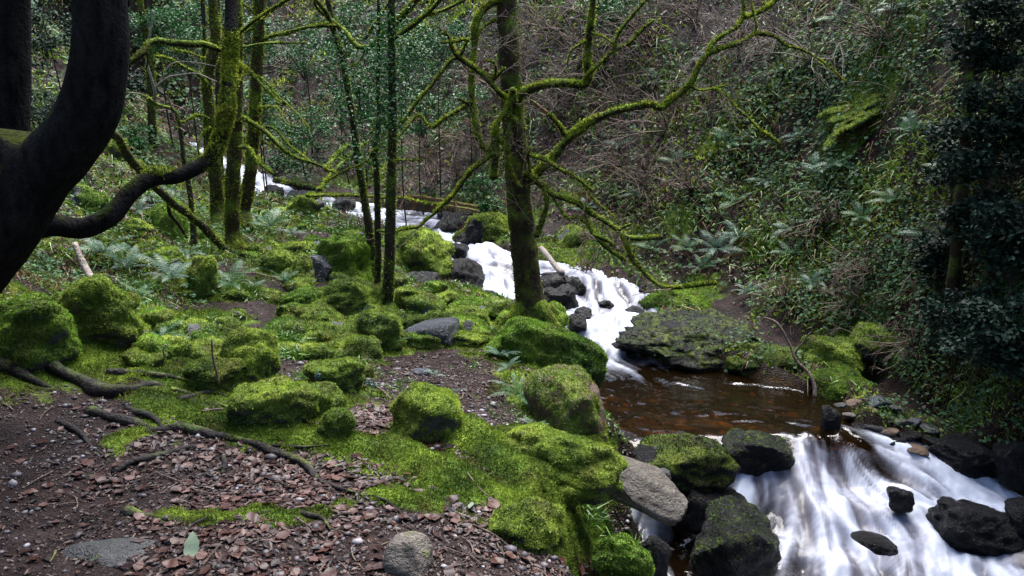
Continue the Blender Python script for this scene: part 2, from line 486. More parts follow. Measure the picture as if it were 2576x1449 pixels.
def stream_field(XY):
    """signed distance to the channel's edge, foam, flow direction"""
    XY = np.asarray(XY, float)[:, :2]
    sd = np.full(len(XY), 1e9); fo = np.zeros(len(XY)); ws = np.full(len(XY), 1e-9); fl = np.zeros((len(XY), 2))
    for L in LINES:
        for a, b in zip(L[:-1], L[1:]):
            ab = b[:2] - a[:2]; l2 = max(1e-9, ab @ ab)
            t = np.clip(((XY - a[:2]) @ ab) / l2, 0, 1)
            d = np.linalg.norm(XY - (a[:2] + t[:, None] * ab), axis=1)
            w = a[3] + (b[3] - a[3]) * t
            sd = np.minimum(sd, d - w)
            k = 1.0 / (d ** 4 + .004)
            fo += k * (a[4] + (b[4] - a[4]) * t); ws += k; fl += k[:, None] * (ab / math.sqrt(l2))
    return sd, fo / ws, norm(fl)

RIDGES = []                       # mossy root ridges on the near path: (line, half width, height)
def ground_z(XY):
    XY = np.asarray(XY, float)[:, :2]
    z = _base(XY)
    p3 = np.hstack([XY, np.zeros((len(XY), 1))])
    slope = smooth(2.2, 4.2, XY[:, 0] + .25 * (XY[:, 1] - 6)) * smooth(4, 6, XY[:, 1]) + smooth(12, 15, XY[:, 1]) + smooth(-2.4, -3.6, XY[:, 0])
    slope = np.clip(slope, 0, 1)
    z = z + fbm(p3, 1.1, 3, 3) * (.05 + .22 * slope) + fbm(p3, 4.0, 4, 9) * (.028 + .09 * slope)
    for L_, w_, h_ in RIDGES:
        best = np.full(len(XY), 9.0)
        for a_, b_ in zip(L_[:-1], L_[1:]):
            ab = b_ - a_; t_ = np.clip(((XY - a_) @ ab) / max(1e-9, ab @ ab), 0, 1)
            best = np.minimum(best, np.linalg.norm(XY - (a_ + t_[:, None] * ab), axis=1))
        z = z + h_ * np.exp(-(best / w_) ** 2)
    sd, _, _ = stream_field(XY)
    near = sd < 1.2
    wz = water_z(XY[near]); s = sd[near] + .12 * fbm(p3[near], 2.2, 3, 21)
    zz = z[near]
    hi = wz + np.where(s > 0, s * 2.4, np.maximum(s * 1.3, -.32))
    lo = np.where((s > 0) & (s < .45), wz + np.minimum(s * .7, .07), -99)
    bed = np.maximum(np.minimum(zz, hi), lo)
    bed = np.where(s < 0, hi + .02 * fbm(p3[near], 9, 3, 5), bed)
    z[near] = bed
    return z

class Grid:                       # fan-shaped lattice: finer near the viewer
    def __init__(self, y0, y1, ny, nu, spread, base, pre=None):
        g = np.linspace(0, 1, ny); k = 2.6 if pre is None else 3.1
        self.Y = y0 + (y1 - y0) * (np.exp(k * g) - 1) / (math.exp(k) - 1)
        if pre is not None: self.Y = np.concatenate([pre, self.Y]); ny = len(self.Y)
        self.U = np.linspace(-1, 1, nu)
        if pre is not None: self.U = self.U * (.62 + .38 * self.U ** 2)
        half = base + np.maximum(self.Y, 0) * spread
        X = self.U[None, :] * half[:, None]
        self.XY = np.stack([X, np.repeat(self.Y[:, None], nu, 1)], -1).reshape(-1, 2)
        i = np.arange(ny - 1)[:, None] * nu; j = np.arange(nu - 1)[None, :]
        self.Q = np.stack([i + j, i + j + 1, i + nu + j + 1, i + nu + j], -1).reshape(-1, 4)

tg = Grid(1.6, 44.0, 400, 400, .60, 6.0, np.linspace(-14, 1.5, 32))

# fast bilinear height lookup for placing things
def hz(x, y):
    return ground_z(np.array([[x, y]]))[0]

def G(px, py):
    """where the line of sight through (px, py) meets the ground"""
    d = ray(px, py); ts = np.linspace(1.5, 40, 1600)
    pts = CAM + d * ts[:, None]
    zz = ground_z(pts)
    k = np.nonzero(pts[:, 2] < zz)[0]
    k = k[0] if len(k) else len(ts) - 1
    if k == 0: return pts[0]
    a, b = pts[k - 1], pts[k]; da, db = a[2] - zz[k - 1], zz[k] - b[2]
    return a + (b - a) * (da / max(1e-9, da + db))

def ground_normal(x, y, e=.06):
    z = ground_z(np.array([[x - e, y], [x + e, y], [x, y - e], [x, y + e]]))
    n = np.array((z[0] - z[1], z[2] - z[3], 2 * e)); return n / np.linalg.norm(n)

RIDGE_PTS = [([(-250, 830), (-100, 850), (50, 850), (150, 865), (300, 890), (420, 935), (550, 1000), (700, 1090), (780, 1120)], .10, .06), ([(670, 830), (800, 900), (900, 965), (1050, 1040), (1150, 1110), (1250, 1200), (1330, 1300)], .13, .10), ([(430, 870), (560, 945), (700, 1000), (800, 1060)], .075, .05),
             ([(-150, 740), (0, 700), (100, 640), (160, 590)], .12, .08), ([(350, 1090), (480, 1120), (600, 1150)], .06, .03), ([(-720, 650), (-600, 710), (-450, 760), (-300, 790), (-170, 770), (-80, 700)], .09, .05), ([(-700, 560), (-560, 590), (-420, 600)], .07, .04), ([(-820, 860), (-740, 830), (-640, 800)], .06, .03), ([(-560, 1180), (-400, 1200), (-250, 1190)], .04, .02), ([(-180, 1180), (-60, 1200), (80, 1190)], .05, .03), ([(900, 1140), (1000, 1130), (1100, 1180), (1160, 1300)], .1, .06), ([(820, 880), (950, 860), (1100, 870), (1250, 920), (1400, 990)], .14, .08)]
RIDGES.extend([(np.array([G(*vE(*q))[:2] for q in l]), w, h) for l, w, h in RIDGE_PTS])
TZ = ground_z(tg.XY)
TV = np.hstack([tg.XY, TZ[:, None]])

# where the ground is mossy: (px, py, radius in metres, amount)
MOSS_SPOTS = [(520, 950, .45, 1), (330, 870, .5, 1), (150, 870, .6, .9), (660, 1010, .35, 1), (760, 1040, .3, .9), (880, 1000, .3, .8), (560, 1060, .28, .7), (820, 1120, .22, .9), (950, 1150, .25, 1), (1060, 1200, .25, .9), (700, 1100, .2, .6),
              (1180, 1150, .3, .9), (730, 1115, .13, 1), (800, 1110, .14, 1), (880, 1120, .14, 1), (960, 1150, .15, 1), (1040, 1190, .15, 1), (1110, 1230, .15, 1), (1190, 1120, .16, 1), (1260, 1190, .18, 1), (1330, 1230, .2, 1), (640, 1080, .14, 1), (560, 1085, .14, 1), (480, 1060, .16, .9), (290, 1135, .1, .9), (500, 1300, .1, .7), (690, 1305, .1, .7), (860, 1270, .1, .7), (430, 1005, .2, 1), (300, 930, .25, 1), (1280, 1230, .3, .9), (1380, 1310, .3, 1), (1450, 1280, .3, 1), (1530, 1380, .3, 1), (1330, 1140, .35, 1), (1230, 1080, .2, .8), (1100, 1060, .25, .7), (870, 1250, .15, .4), (450, 1110, .15, .5), (420, 1300, .15, .4), (740, 1310, .15, .4), (1180, 1300, .2, .5),
              (430, 790, .4, .9), (560, 800, .35, .9), (500, 720, .35, .6), (760, 850, .4, .8), (830, 880, .4, .9), (700, 830, .3, .6), (850, 950, .3, .9), (930, 990, .25, .8),
              (1000, 760, .5, .8), (1130, 830, .3, .7), (950, 740, .4, .8), (1300, 940, .3, .6), (1420, 950, .4, .9), (1250, 910, .2, .6), (1400, 1000, .4, .9), (1200, 1000, .12, .4), (1330, 1020, .15, .5), (1130, 990, .12, .3),
              (650, 640, .6, .8), (800, 660, .8, .9), (700, 600, .5, .5), (560, 640, .5, .7), (420, 580, .5, .8), (450, 640, .3, .5), (330, 640, .5, .6), (900, 640, .6, .8), (400, 700, .4, .6), (250, 640, .5, .7), (640, 560, .6, .7), (500, 540, .6, .8), (330, 480, .9, .7), (450, 470, 1.2, .8),
              (1220, 600, .6, .8), (1300, 560, .6, .7), (1450, 640, .6, .8), (1520, 600, .5, .7), (1600, 600, .4, .6), (1900, 600, .5, .6), (1800, 350, .4, .6), (1700, 560, .5, .6), (2170, 800, .4, .8), (2130, 880, .4, .8), (2240, 880, .3, .6), (2180, 270, .6, .7), (2120, 300, .5, .7), (1760, 730, .4, .7),
              (250, 760, .6, .9), (80, 760, .7, .8), (100, 830, .6, .9), (2560, 620, .5, .7), (1460, 480, .5, .6), (900, 460, .8, .6)]
_ms = np.array([(*G(a, b), r * (.62 if b > 1030 and a < 1420 else 1), k) for a, b, r, k in MOSS_SPOTS])
def ridge_amount(P):
    out = np.zeros(len(P))
    for L_, w_, h_ in RIDGES:
        best = np.full(len(P), 9.0)
        for a_, b_ in zip(L_[:-1], L_[1:]):
            ab = b_ - a_; t_ = np.clip(((P[:, :2] - a_) @ ab) / max(1e-9, ab @ ab), 0, 1)
            best = np.minimum(best, np.linalg.norm(P[:, :2] - (a_ + t_[:, None] * ab), axis=1))
        out = np.maximum(out, 1.15 * np.exp(-(best / (w_ * 1.15)) ** 2))
    return out
def moss_amount(P):
    out = ridge_amount(P)
    for x, y, z, r, k in _ms:
        d2 = ((P[:, :3] - (x, y, z)) ** 2).sum(1)
        out = np.maximum(out, k * np.exp(-d2 / (r * r)))
    return out

m = M('soil_and_moss', .85, .12)
soil = m.ramp(m.noise(7, 6, .7), [(.3, (.008, .005, .0045)), (.52, (.026, .016, .014)), (.7, (.056, .038, .036))])
cell = m.n('ShaderNodeTexVoronoi', i_Vector=m.coords(), i_Scale=75.0)
grav = m.mix(m.ramp(cell.outputs['Distance'], [(.18, 1.0), (.5, 0.0)]), soil, m.mix(.6, soil, m.ramp(m.n('ShaderNodeSeparateColor', i_Color=cell.outputs['Color']).outputs[0], [(0, (.02, .014, .014)), (.6, (.07, .053, .055)), (1, (.18, .15, .16))])))
soil = m.mix(m.ramp(m.noise(2.4, 3), [(.42, 0.0), (.6, .9)]), soil, grav)
dk = m.attr('slope')
soil = m.mix(m.math('MULTIPLY', dk, .85), soil, m.ramp(m.noise(5, 5, .7), [(.35, (.004, .003, .002)), (.6, (.020, .012, .007)), (.75, (.05, .030, .018))]))
k = m.math('ADD', m.attr('moss'), m.math('MULTIPLY', m.math('SUBTRACT', m.noise(8, 5, .7), .5), 1.0))
mask = m.ramp(k, [(.36, 0.0), (.56, 1.0)])
wetk = m.attr('wet')
bedc = m.ramp(m.voro(9, 'Distance'), [(.0, (.16, .085, .022)), (.5, (.06, .032, .009)), (.8, (.02, .011, .004))])
m.color(m.mix(wetk, m.mix(mask, soil, m.mix(1.0, moss_color(m, 2.4), (.75, .82, .72), 'MULTIPLY')), bedc))
m.rough(m.ramp(m.noise(3, 3), [(.4, .5), (.6, .9)]))
m.bump(m.math('ADD', m.noise(28, 6, .75), m.math('MULTIPLY', cell.outputs['Distance'], -.6)), .9, .03)
MAT['ground'] = m.m

_sd, _, _ = stream_field(tg.XY)
TN = vertex_normals(TV, tg.Q)
Tmoss = moss_amount(TV)
Tslope = smooth(.12, .4, 1 - TN[:, 2])
Twet = smooth(.02, -.08, _sd + (TZ - water_z(tg.XY)) * .5)
ground = link('ground', mesh_data('ground', TV, tg.Q, {'moss': Tmoss, 'slope': Tslope, 'wet': Twet}), None, MAT['ground'])
tag(ground, kind='structure')

# ------------------------------------------------------------------ water
wg = Grid(2.2, 25.0, 620, 520, .52, 1.6)
_sdw, _fo, _fl = stream_field(wg.XY)
keepv = (_sdw < .22)
fq = keepv[wg.Q].all(1)
used = np.unique(wg.Q[fq]); remap = -np.ones(len(wg.XY), int); remap[used] = np.arange(len(used))
WXY = wg.XY[used]; WQ = remap[wg.Q[fq]]
foam = _fo[used]; flow = _fl[used]; wsd = _sdw[used]
WZ0 = water_z(WXY)
# streaks: noise smeared along the flow
def flow_at(XY):
    s, f, d = stream_field(XY)
    return d
def smear(XY, d0, scale, length, steps, seed):
    acc = np.zeros(len(XY)); wsum = 0
    for sgn in (1, -1):
        p = XY.copy(); d = d0
        for i in range(steps):
            w = 1 - i / steps
            acc += w * vnoise(np.hstack([p, np.full((len(p), 1), seed * 7.3)]) * scale, seed); wsum += w
            curl = .55 * vnoise(np.hstack([p, np.full((len(p), 1), 3.1)]) * 2.6, 77)
            c, s_ = np.cos(curl), np.sin(curl)
            dd = np.stack([d[:, 0] * c - d[:, 1] * s_, d[:, 0] * s_ + d[:, 1] * c], 1)
            p = p + sgn * dd * (length / steps)
    return acc / wsum
st1 = smear(WXY, flow, 34.0, .42, 12, 5)
st2 = smear(WXY, flow, 11.0, .6, 9, 6)
st1 = st1 / (st1.std() + 1e-9); st2 = st2 / (st2.std() + 1e-9)
p3 = np.hstack([WXY, np.zeros((len(WXY), 1))])
big = fbm(p3, 2.4, 3, 41)
amp = .005 + .037 * foam
WZZ = WZ0 + amp * (st2 * .35 + st1 * .10) + (big * (.015 + .12 * smooth(.6, 1, foam)) + fbm(p3, 6.5, 2, 43) * .05 * smooth(.7, 1, foam)) * smooth(.1, -.25, wsd)
WV = np.hstack([WXY, WZZ[:, None]])
fval = foam * .95 + .13 * st2 + .06 * st1 + .42 * big * smooth(.15, .6, foam) - .12
pool_ = smooth(-.82, -.765, WZ0) * smooth(7.35, 6.9, WXY[:, 1]) * smooth(4.5, 5.0, WXY[:, 1])
fval = fval - pool_ * (.30 - .14 * smooth(1.3, .9, WXY[:, 0]))
m = M('stream_water', .12, .5)
fz = m.attr('foam')
fcol = m.ramp(m.attr('streak'), [(.0, (.055, .045, .05)), (.28, (.125, .125, .16)), (.46, (.24, .25, .31)), (.70, (.43, .46, .54))])
white = m.b
m.color(fcol); white.inputs['Roughness'].default_value = .55
white.inputs['Subsurface Weight'].default_value = 0.0
clear = m.n('ShaderNodeBsdfTransparent', i_Color=(.50, .32, .11, 1))
gl = m.n('ShaderNodeBsdfGlossy', i_Color=(1, 1, 1, 1), i_Roughness=.06)
fr = m.n('ShaderNodeFresnel', i_IOR=1.33)
bmp = m.n('ShaderNodeBump', i_Strength=.22, i_Distance=.02, i_Height=m.math('ADD', m.math('MULTIPLY', m.noise(22, 2, .6), .5), m.attr('streak')))
for nd in (gl, fr): m.t.links.new(bmp.outputs[0], nd.inputs['Normal'])
m.t.links.new(bmp.outputs[0], white.inputs['Normal'])
body = m.n('ShaderNodeBsdfDiffuse', i_Color=(.014, .008, .003, 1))
deep = m.n('ShaderNodeMixShader', i_Fac=.30)
m.t.links.new(clear.outputs[0], deep.inputs[1]); m.t.links.new(body.outputs[0], deep.inputs[2])
cw = m.n('ShaderNodeMixShader', i_Fac=fr.outputs[0])
m.t.links.new(deep.outputs[0], cw.inputs[1]); m.t.links.new(gl.outputs[0], cw.inputs[2])
fx = m.n('ShaderNodeMixShader', i_Fac=m.ramp(fz, [(.12, 0.0), (.35, .22), (.6, .72), (.85, .97)]))
m.t.links.new(cw.outputs[0], fx.inputs[1]); m.t.links.new(white.outputs[0], fx.inputs[2])
m.t.links.new(fx.outputs[0], m.t.nodes['Material Output'].inputs['Surface'])
MAT['water'] = m.m
stream = link('stream_water', mesh_data('stream_water', WV, WQ, {'foam': fval, 'streak': .5 + .09 * st1 + .15 * st2}), None, MAT['water'])
tag(stream, kind='structure')
# ------------------------------------------------------------------ boulders and stones
def ico(level):
    bm = bmesh.new(); bmesh.ops.create_icosphere(bm, subdivisions=level, radius=1.0)
    V = np.array([v.co[:] for v in bm.verts]); T = np.array([[v.index for v in f.verts] for f in bm.faces]); bm.free()
    return V, T
ICO = {k: ico(k) for k in (2, 3, 4, 5, 6)}

def rock_shape(level, radii, seed, block=.5, cuts=9, rough=.10, rot=(0, 0, 0), lumps=0.0):
    r = np.random.default_rng(seed)
    V, T = ICO[level]; V = V.copy()
    p = 2 + block * 3
    V = V / (np.abs(V) ** p).sum(1)[:, None] ** (1 / p)
    V *= .92
    for _ in range(cuts):
        n = norm(r.normal(size=3)); o = r.uniform(.62, .95)
        d = V @ n; k = np.maximum(d - o, 0)
        V -= n[None, :] * (k * .9)[:, None]
    s = np.asarray(radii, float)
    g = s.mean()
    N = norm(V)
    V = V + N * (fbm(V + seed * 3.1, 1.3, 3, seed) * rough * 2.0 + fbm(V + seed, 4.2, 4, seed + 3) * rough * .8 + (np.abs(fbm(V + seed, 8.0, 3, seed + 4)) - .2) * -rough * .5)[:, None]
    V = V * s
    E = Matrix.Rotation(rot[2], 3, 'Z') @ Matrix.Rotation(rot[1], 3, 'Y') @ Matrix.Rotation(rot[0], 3, 'X')
    V = V @ np.array(E).T
    if lumps:
        nn = vertex_normals(V, T)
        V = V + nn * (((1 - np.abs(fbm(V + seed, 7, 3, seed + 8)) * 2.6) * .7 + fbm(V + seed, 15, 2, seed + 9) * .9) * lumps)[:, None]
    return V, T

def moss_fuzz(V, T, w, parent, mat, dens=1.0, length=1.0, seed=0, name='moss', limit=-.25):
    r = np.random.default_rng(seed)
    nn = vertex_normals(V, T)
    c = V.mean(0); k = ppm(c) * .3975                       # render pixels per metre
    wv = w * (np.einsum('ij,ij->i', norm(CAM - V), nn) > limit)
    a = V[T]; ar = np.linalg.norm(np.cross(a[:, 1] - a[:, 0], a[:, 2] - a[:, 0]), axis=1) * .5
    area = (ar * wv[T].mean(1)).sum()
    n = int(min(30000, area * k * k * .95 * dens))
    if n < 12: return None
    P, N = sample_surface(V, T, n, wv, r)
    L = np.clip(1.5 / k, .008, .04) * length * np.where(r.random(n) < .08, r.uniform(1.2, 1.9, n), r.uniform(.45, 1.1, n))
    cl = np.stack([fbm(P + j * 9.1, 22, 2, seed + j) for j in range(3)], 1) * 1.1
    D = N + cl + r.normal(0, .35, (n, 3)) + np.array((0, 0, .15))
    TVv, TF, rn = tufts(P + N * .002, D, L, L * .75, r)
    o = link(name, mesh_data(name, TVv, TF, {'rnd': rn}, shade=False), parent, mat)
    o['kind'] = 'stuff'
    return o

ROCKS = []; PLACED = []
def boulder(name, label, cx, cy, hw, hh, mat='rock', moss=1.0, cat='boulder', group=None, block=.5, depth=.85, tilt=0.0, yaw=None, Y=None, z=None, sink=.25,
            level=4, seed=None, mossmat='moss', fuzz=1.0, rough=.10, cuts=9, lumps=None, bare=.22, on=None):
    """a rock that shows hw x hh picture units to each side of (cx, cy); stands where its foot meets the ground"""
    seed = seed if seed is not None else int(cx * 7 + cy * 13) % 9973
    r = np.random.default_rng(seed)
    if Y is not None: foot = PY(cx, cy + hh * .8, Y)
    elif z is not None: foot = PZ(cx, cy + hh * .8, z)
    else: foot = G(cx, cy + hh * .85)
    k = ppm(foot)
    rx, rz = hw / k, hh / k
    ry = rx * depth
    c = PY(cx, cy, foot[1] + ry * .45)
    k = ppm(c); rx, rz = hw / k, hh / k; ry = rx * depth
    rz2 = rz * (1 + sink)
    c[2] -= rz * sink
    lum = lumps if lumps is not None else ((.013 if moss > .7 else .007 if moss > .3 else 0) * min(1.6, max(.55, rx / .28)))
    if Y is None:
        top = c[2] + rz2; bot = max(min(c[2] - rz2, hz(c[0], c[1]) - .3 * rz), c[2] - 1.9 * rz2); c[2] = (top + bot) / 2; rz2 = (top - bot) / 2
    if mat == 'rock_wet': cuts, rough = cuts + 5, rough + .02
    elif moss > .7 and block < .6 and level >= 4: rough, cuts = rough * 1.7, cuts + 8
    gk = 1.09 if moss > .7 else 1.05
    V, T = rock_shape(level, (rx * gk, ry * gk, rz2 * gk), seed, block, cuts, rough, (r.uniform(-.1, .1), math.radians(tilt), (yaw if yaw is not None else r.uniform(-.25, .25))), lum)
    Vw = V + c
    nn = vertex_normals(Vw, T)
    mk = smooth(-.75, .25, nn[:, 2] + .35 * fbm(Vw, 3.5, 3, seed)) * moss
    if bare: mk = mk * (1 - (1.0 if moss < .9 else .9) * smooth(.50 - bare * .35, .62 - bare * .35, fbm(Vw, 1.1 / max(rx, .1) * .8, 2, seed + 5)))
    o = link(name, mesh_data(name, V, T, {'moss': mk}), None, MAT[mat])
    o.location = c
    tag(o, label, cat, group)
    if moss > .15:
        f = moss_fuzz(Vw, T, smooth(.35, .6, mk) * smooth(.0, .3, mk), o, MAT[mossmat], fuzz, seed=seed)
        if f: f.location = -Vector(c)
    if moss > .65: ROCKS.append((c, rx, ry, rz2))
    if name != 'mossy_stone': PLACED.append((cx, cy, label))
    return o

B_ = boulder
# left bank, near to far
B_('mossy_boulder', 'rounded bright green moss boulder beside the path, dead leaves on top', 1065, 1040, 92, 72, moss=1.2, level=5, fuzz=1.4, bare=0, block=.2, depth=1, rough=.06)
B_('mossy_boulder', 'peaked mossy boulder with a bare grey patch on its front', 632, 905, 76, 70, moss=1.15, level=5, fuzz=1.3, bare=.12, block=.3)
B_('mossy_boulder', 'mossy sloping hump left of the peaked boulder', 535, 935, 85, 45, moss=1.2, fuzz=1.3, bare=0, block=.1, level=5)
B_('mossy_boulder', 'long mossy boulder lying in front of the branching tree', 1358, 884, 158, 62, moss=1.15, level=5, tilt=17, block=.65, depth=.42, bare=.1, mossmat='moss_dark', fuzz=1.5, cuts=5, Y=6.15, rough=.06)
B_('rock_block', 'big brown rock block with mossy top at the edge of the pool', 1425, 1040, 98, 112, mat='rock_brown', moss=.55, level=5, block=.9, depth=1.0, bare=.25, yaw=.25, cuts=7, sink=.15, rough=.1, Y=5.0)
B_('mossy_boulder', 'long low mossy rock leading down to the tan slab', 1400, 1155, 185, 48, moss=1.1, level=5, tilt=11, block=.4, depth=.5, bare=.1, fuzz=1.3, sink=.5)
B_('tan_slab', 'pale tan bare rock slab tilted over the stream edge', 1618, 1224, 112, 44, mat='rock_tan', moss=.3, level=5, tilt=18, block=1.4, depth=.62, cuts=5, rough=.05, Y=4.3, sink=.2)
B_('dark_boulder', 'black boulder with mossy crown behind the tan slab', 1728, 1170, 128, 66, mat='rock_wet', moss=.6, level=5, tilt=8, block=.4, depth=.7, bare=.45, fuzz=.4, mossmat='moss_black', Y=4.85, sink=.15)
B_('dark_boulder', 'black rock wedged under the moss-crowned boulder by the rapid', 1775, 1265, 88, 58, mat='rock_wet', moss=.35, level=4, depth=.7, mossmat='moss_dark', Y=4.75, bare=.5)
B_('dark_boulder', 'big angular black boulder at the foot of the left bank', 1832, 1352, 110, 82, mat='rock_wet', moss=.4, level=5, block=.8, depth=.8, bare=.6, mossmat='moss_dark', Y=4.15, yaw=.3)
B_('dark_boulder', 'wet black boulder at the lip between pool and rapid', 1898, 1135, 82, 56, mat='rock_wet', moss=.4, level=5, depth=.8, Y=5.35, mossmat='moss_dark', bare=.5)
B_('small_stone', 'small grey stone tucked before the moss-crowned boulder', 1663, 1190, 26, 14, mat='rock', moss=.1, cat='stone', level=3, Y=4.5)
B_('dark_boulder', 'black wet rock below the mossy bank at the bottom edge', 1640, 1395, 42, 55, mat='rock_wet', moss=.1, Y=3.75, sink=.4)
B_('dark_boulder', 'smooth dark brown boulder rising from the right rapid', 2455, 1290, 115, 42, mat='rock_wet', moss=.0, level=5, block=.1, depth=.9, Y=4.75, cuts=3, rough=.12, tilt=12, sink=1.1)
B_('dark_boulder', 'black boulder cut by the right picture edge', 2590, 1290, 50, 40, mat='rock_wet', moss=0, Y=4.7)
B_('dark_boulder', 'small wet dark rock splashed by the middle of the rapid', 2265, 1240, 32, 12, mat='rock_wet', moss=0, sink=1.6, cuts=3, Y=4.95, level=4)
B_('dark_boulder', 'low dark rock breaking the white water near the bottom', 2205, 1358, 52, 7, mat='rock_wet', moss=0, sink=2.0, cuts=3, Y=4.42, tilt=14, level=4)
B_('standing_stone', 'upright black pointed stone at the end of the pool', 2090, 1055, 27, 48, mat='rock_wet', moss=0.0, cat='stone', level=4, Y=5.75, block=.2, depth=.8)
B_('dark_boulder', 'black rock standing in for shadow below the right bank', 2430, 1135, 90, 34, mat='rock_wet', moss=.1, Y=5.55, level=5, block=.6)  # black rock put where only dark shadow shows
B_('dark_boulder', 'dark ledge standing in for shadow at right behind the rapid', 2560, 1160, 60, 44, mat='rock_wet', moss=.1, Y=5.3, level=4)  # dark rock in place of shadow here too
# right bank
B_('rock_ledge', 'large flat black rock ledge with thin moss across the stream', 1755, 870, 214, 76, seed=3553, mat='rock_wet', moss=.48, level=6, block=.7, depth=.62, bare=.3, mossmat='moss_black', Y=7.35, tilt=3, sink=.1, fuzz=.16, rough=.12)
B_('rock_ledge', 'low dark ridged rock at the right end of the flat ledge', 1900, 915, 118, 48, mat='rock_wet', moss=.7, level=5, depth=.55, bare=.3, mossmat='moss_black', fuzz=.2, Y=7.0, tilt=-6, sink=.2)
B_('mossy_boulder', 'green mossy rock above the pool at the foot of the right bank', 2085, 895, 72, 44, moss=1.0, level=4, Y=7.1, bare=.15)
B_('mossy_boulder', 'half-drowned mossy stone at the far edge of the pool', 2110, 965, 78, 34, mat='rock_wet', moss=.8, Y=6.55, level=4, mossmat='moss_dark', bare=.25)
B_('mossy_boulder', 'small mossy rock beneath hanging ivy on right bank', 2190, 860, 60, 40, moss=.9, Y=7.25, level=4)
B_('rock_ledge', 'mossy dark bank rock behind the ledge below the ferns', 1700, 765, 90, 34, mat='rock_wet', moss=.9, Y=8.6, level=4, mossmat='moss_dark', bare=.1)
B_('mossy_boulder', 'mossy rock across the stream right of the tree', 1440, 615, 50, 38, moss=1.0, Y=10.9, level=4, bare=.1)
B_('mossy_boulder', 'broad mossy rock on the far bank behind the tree trunk', 1235, 595, 88, 50, moss=.95, mat='rock_wet', Y=11.2, level=5, bare=.3, depth=.6)
B_('dark_boulder', 'dark layered ledge beside the upper stream', 1135, 572, 62, 34, mat='rock_wet', moss=.2, Y=12.2, level=4, block=1)
B_('dark_boulder', 'flat black ledge under the broken logs', 1150, 545, 55, 16, mat='rock_wet', moss=.3, Y=12.9, level=4, block=1)
B_('dark_boulder', 'big black wet boulder right of the tree trunk', 1405, 752, 46, 48, mat='rock_wet', moss=.1, Y=8.75, level=5, block=.6, depth=.8)
B_('dark_boulder', 'wet black rock between the two arms of the cascade', 1388, 728, 44, 34, mat='rock_wet', moss=.1, Y=9.25, level=4, block=.5)
B_('mossy_boulder', 'mossy rock hugging the right foot of the branching tree', 1392, 795, 36, 34, moss=1.1, Y=7.75, bare=0, mossmat='moss_dark')
B_('mossy_boulder', 'mossy rock hugging the left foot of the branching tree', 1290, 806, 42, 26, moss=1.1, Y=7.7, bare=0, mossmat='moss_dark')
B_('dark_boulder', 'black rock between long mossy boulder and cascade', 1455, 812, 30, 22, mat='rock_wet', moss=.2, Y=8.1, level=4)
for _i, (a_, b_, w_, h_, mt_, ms_, y_, lb_) in enumerate([(1105, 722, 42, 20, 'rock_wet', .3, 8.9, 'dark flat rock below the black boulder left of the waterfall'), (1215, 768, 36, 15, 'rock_wet', .3, 8.7, 'dark wet stone at the near rim of the waterfall basin'), (1150, 742, 34, 14, 'slate', .4, 8.6, 'slate ledge beside the waterfall basin'), (1255, 800, 34, 15, 'slate', .6, 7.9, 'mossy slate between the tree foot and slate slab'), (1130, 790, 34, 15, 'rock', .9, 7.6, 'low mossy stone right of the slate step'), (1022, 740, 30, 18, 'rock', 1.0, 7.6, 'mossy stone at the foot of the stoutest slim tree'), (1300, 770, 30, 18, 'rock_wet', .4, 8.4, 'black stone behind the left tree foot'), (1470, 690, 34, 12, 'rock_wet', .2, 9.7, 'thin black ledge at the top of the right cascade'), (1600, 755, 30, 14, 'rock_wet', .3, 8.95, 'black stone at the right edge of the cascade'), (1545, 690, 34, 14, 'rock_wet', .3, 9.75, 'dark shore rock below the pale stones'), (1480, 660, 40, 16, 'rock', .8, 10.2, 'mossy shore rock beneath the low mossy branches')]):
    B_('shore_rock', lb_, a_, b_, w_, h_, mat=mt_, moss=ms_, Y=y_, level=4, block=.7)
B_('dark_boulder', 'small black rock above the right cascade', 1446, 720, 30, 26, mat='rock_wet', moss=.0, Y=9.1)
B_('dark_boulder', 'flat dark rock behind the tree trunk at the water', 1395, 702, 40, 16, mat='rock_wet', moss=.25, Y=9.45)
B_('dark_boulder', 'little black rock poking out of the white cascade', 1522, 768, 24, 13, mat='rock_wet', moss=0, Y=8.75, level=4)
B_('dark_boulder', 'wet black rock at the foot of the right cascade', 1468, 792, 26, 18, mat='rock_wet', moss=0, Y=8.35, level=4)
B_('dark_boulder', 'flat black rock dividing the right cascade', 1590, 785, 30, 12, mat='rock_wet', moss=0, Y=8.6, level=4)
B_('dark_boulder', 'dark rock at the right rim of the cascade', 1640, 740, 40, 26, mat='rock_wet', moss=.3, Y=9.0)
B_('dark_boulder', 'round wet rock at the foot of the left waterfall', 1238, 752, 30, 22, mat='rock_wet', moss=0, Y=9.05)
B_('dark_boulder', 'black wet boulder left of the waterfall', 1160, 695, 54, 46, mat='rock_wet', moss=.15, Y=9.2, level=5, block=.5, tilt=10)
B_('dark_boulder', 'small wet stone in mid stream above the waterfall', 1158, 630, 24, 18, mat='rock_wet', moss=0, Y=10.4, level=3)
B_('pale_stone', 'pale blue stone on right shore beyond the cascade', 1562, 702, 18, 11, mat='slate', moss=0, cat='stone', Y=9.6, level=3)
B_('pale_stone', 'second pale stone lying on the right shore', 1595, 712, 14, 8, mat='slate', moss=0, cat='stone', Y=9.5, level=3)
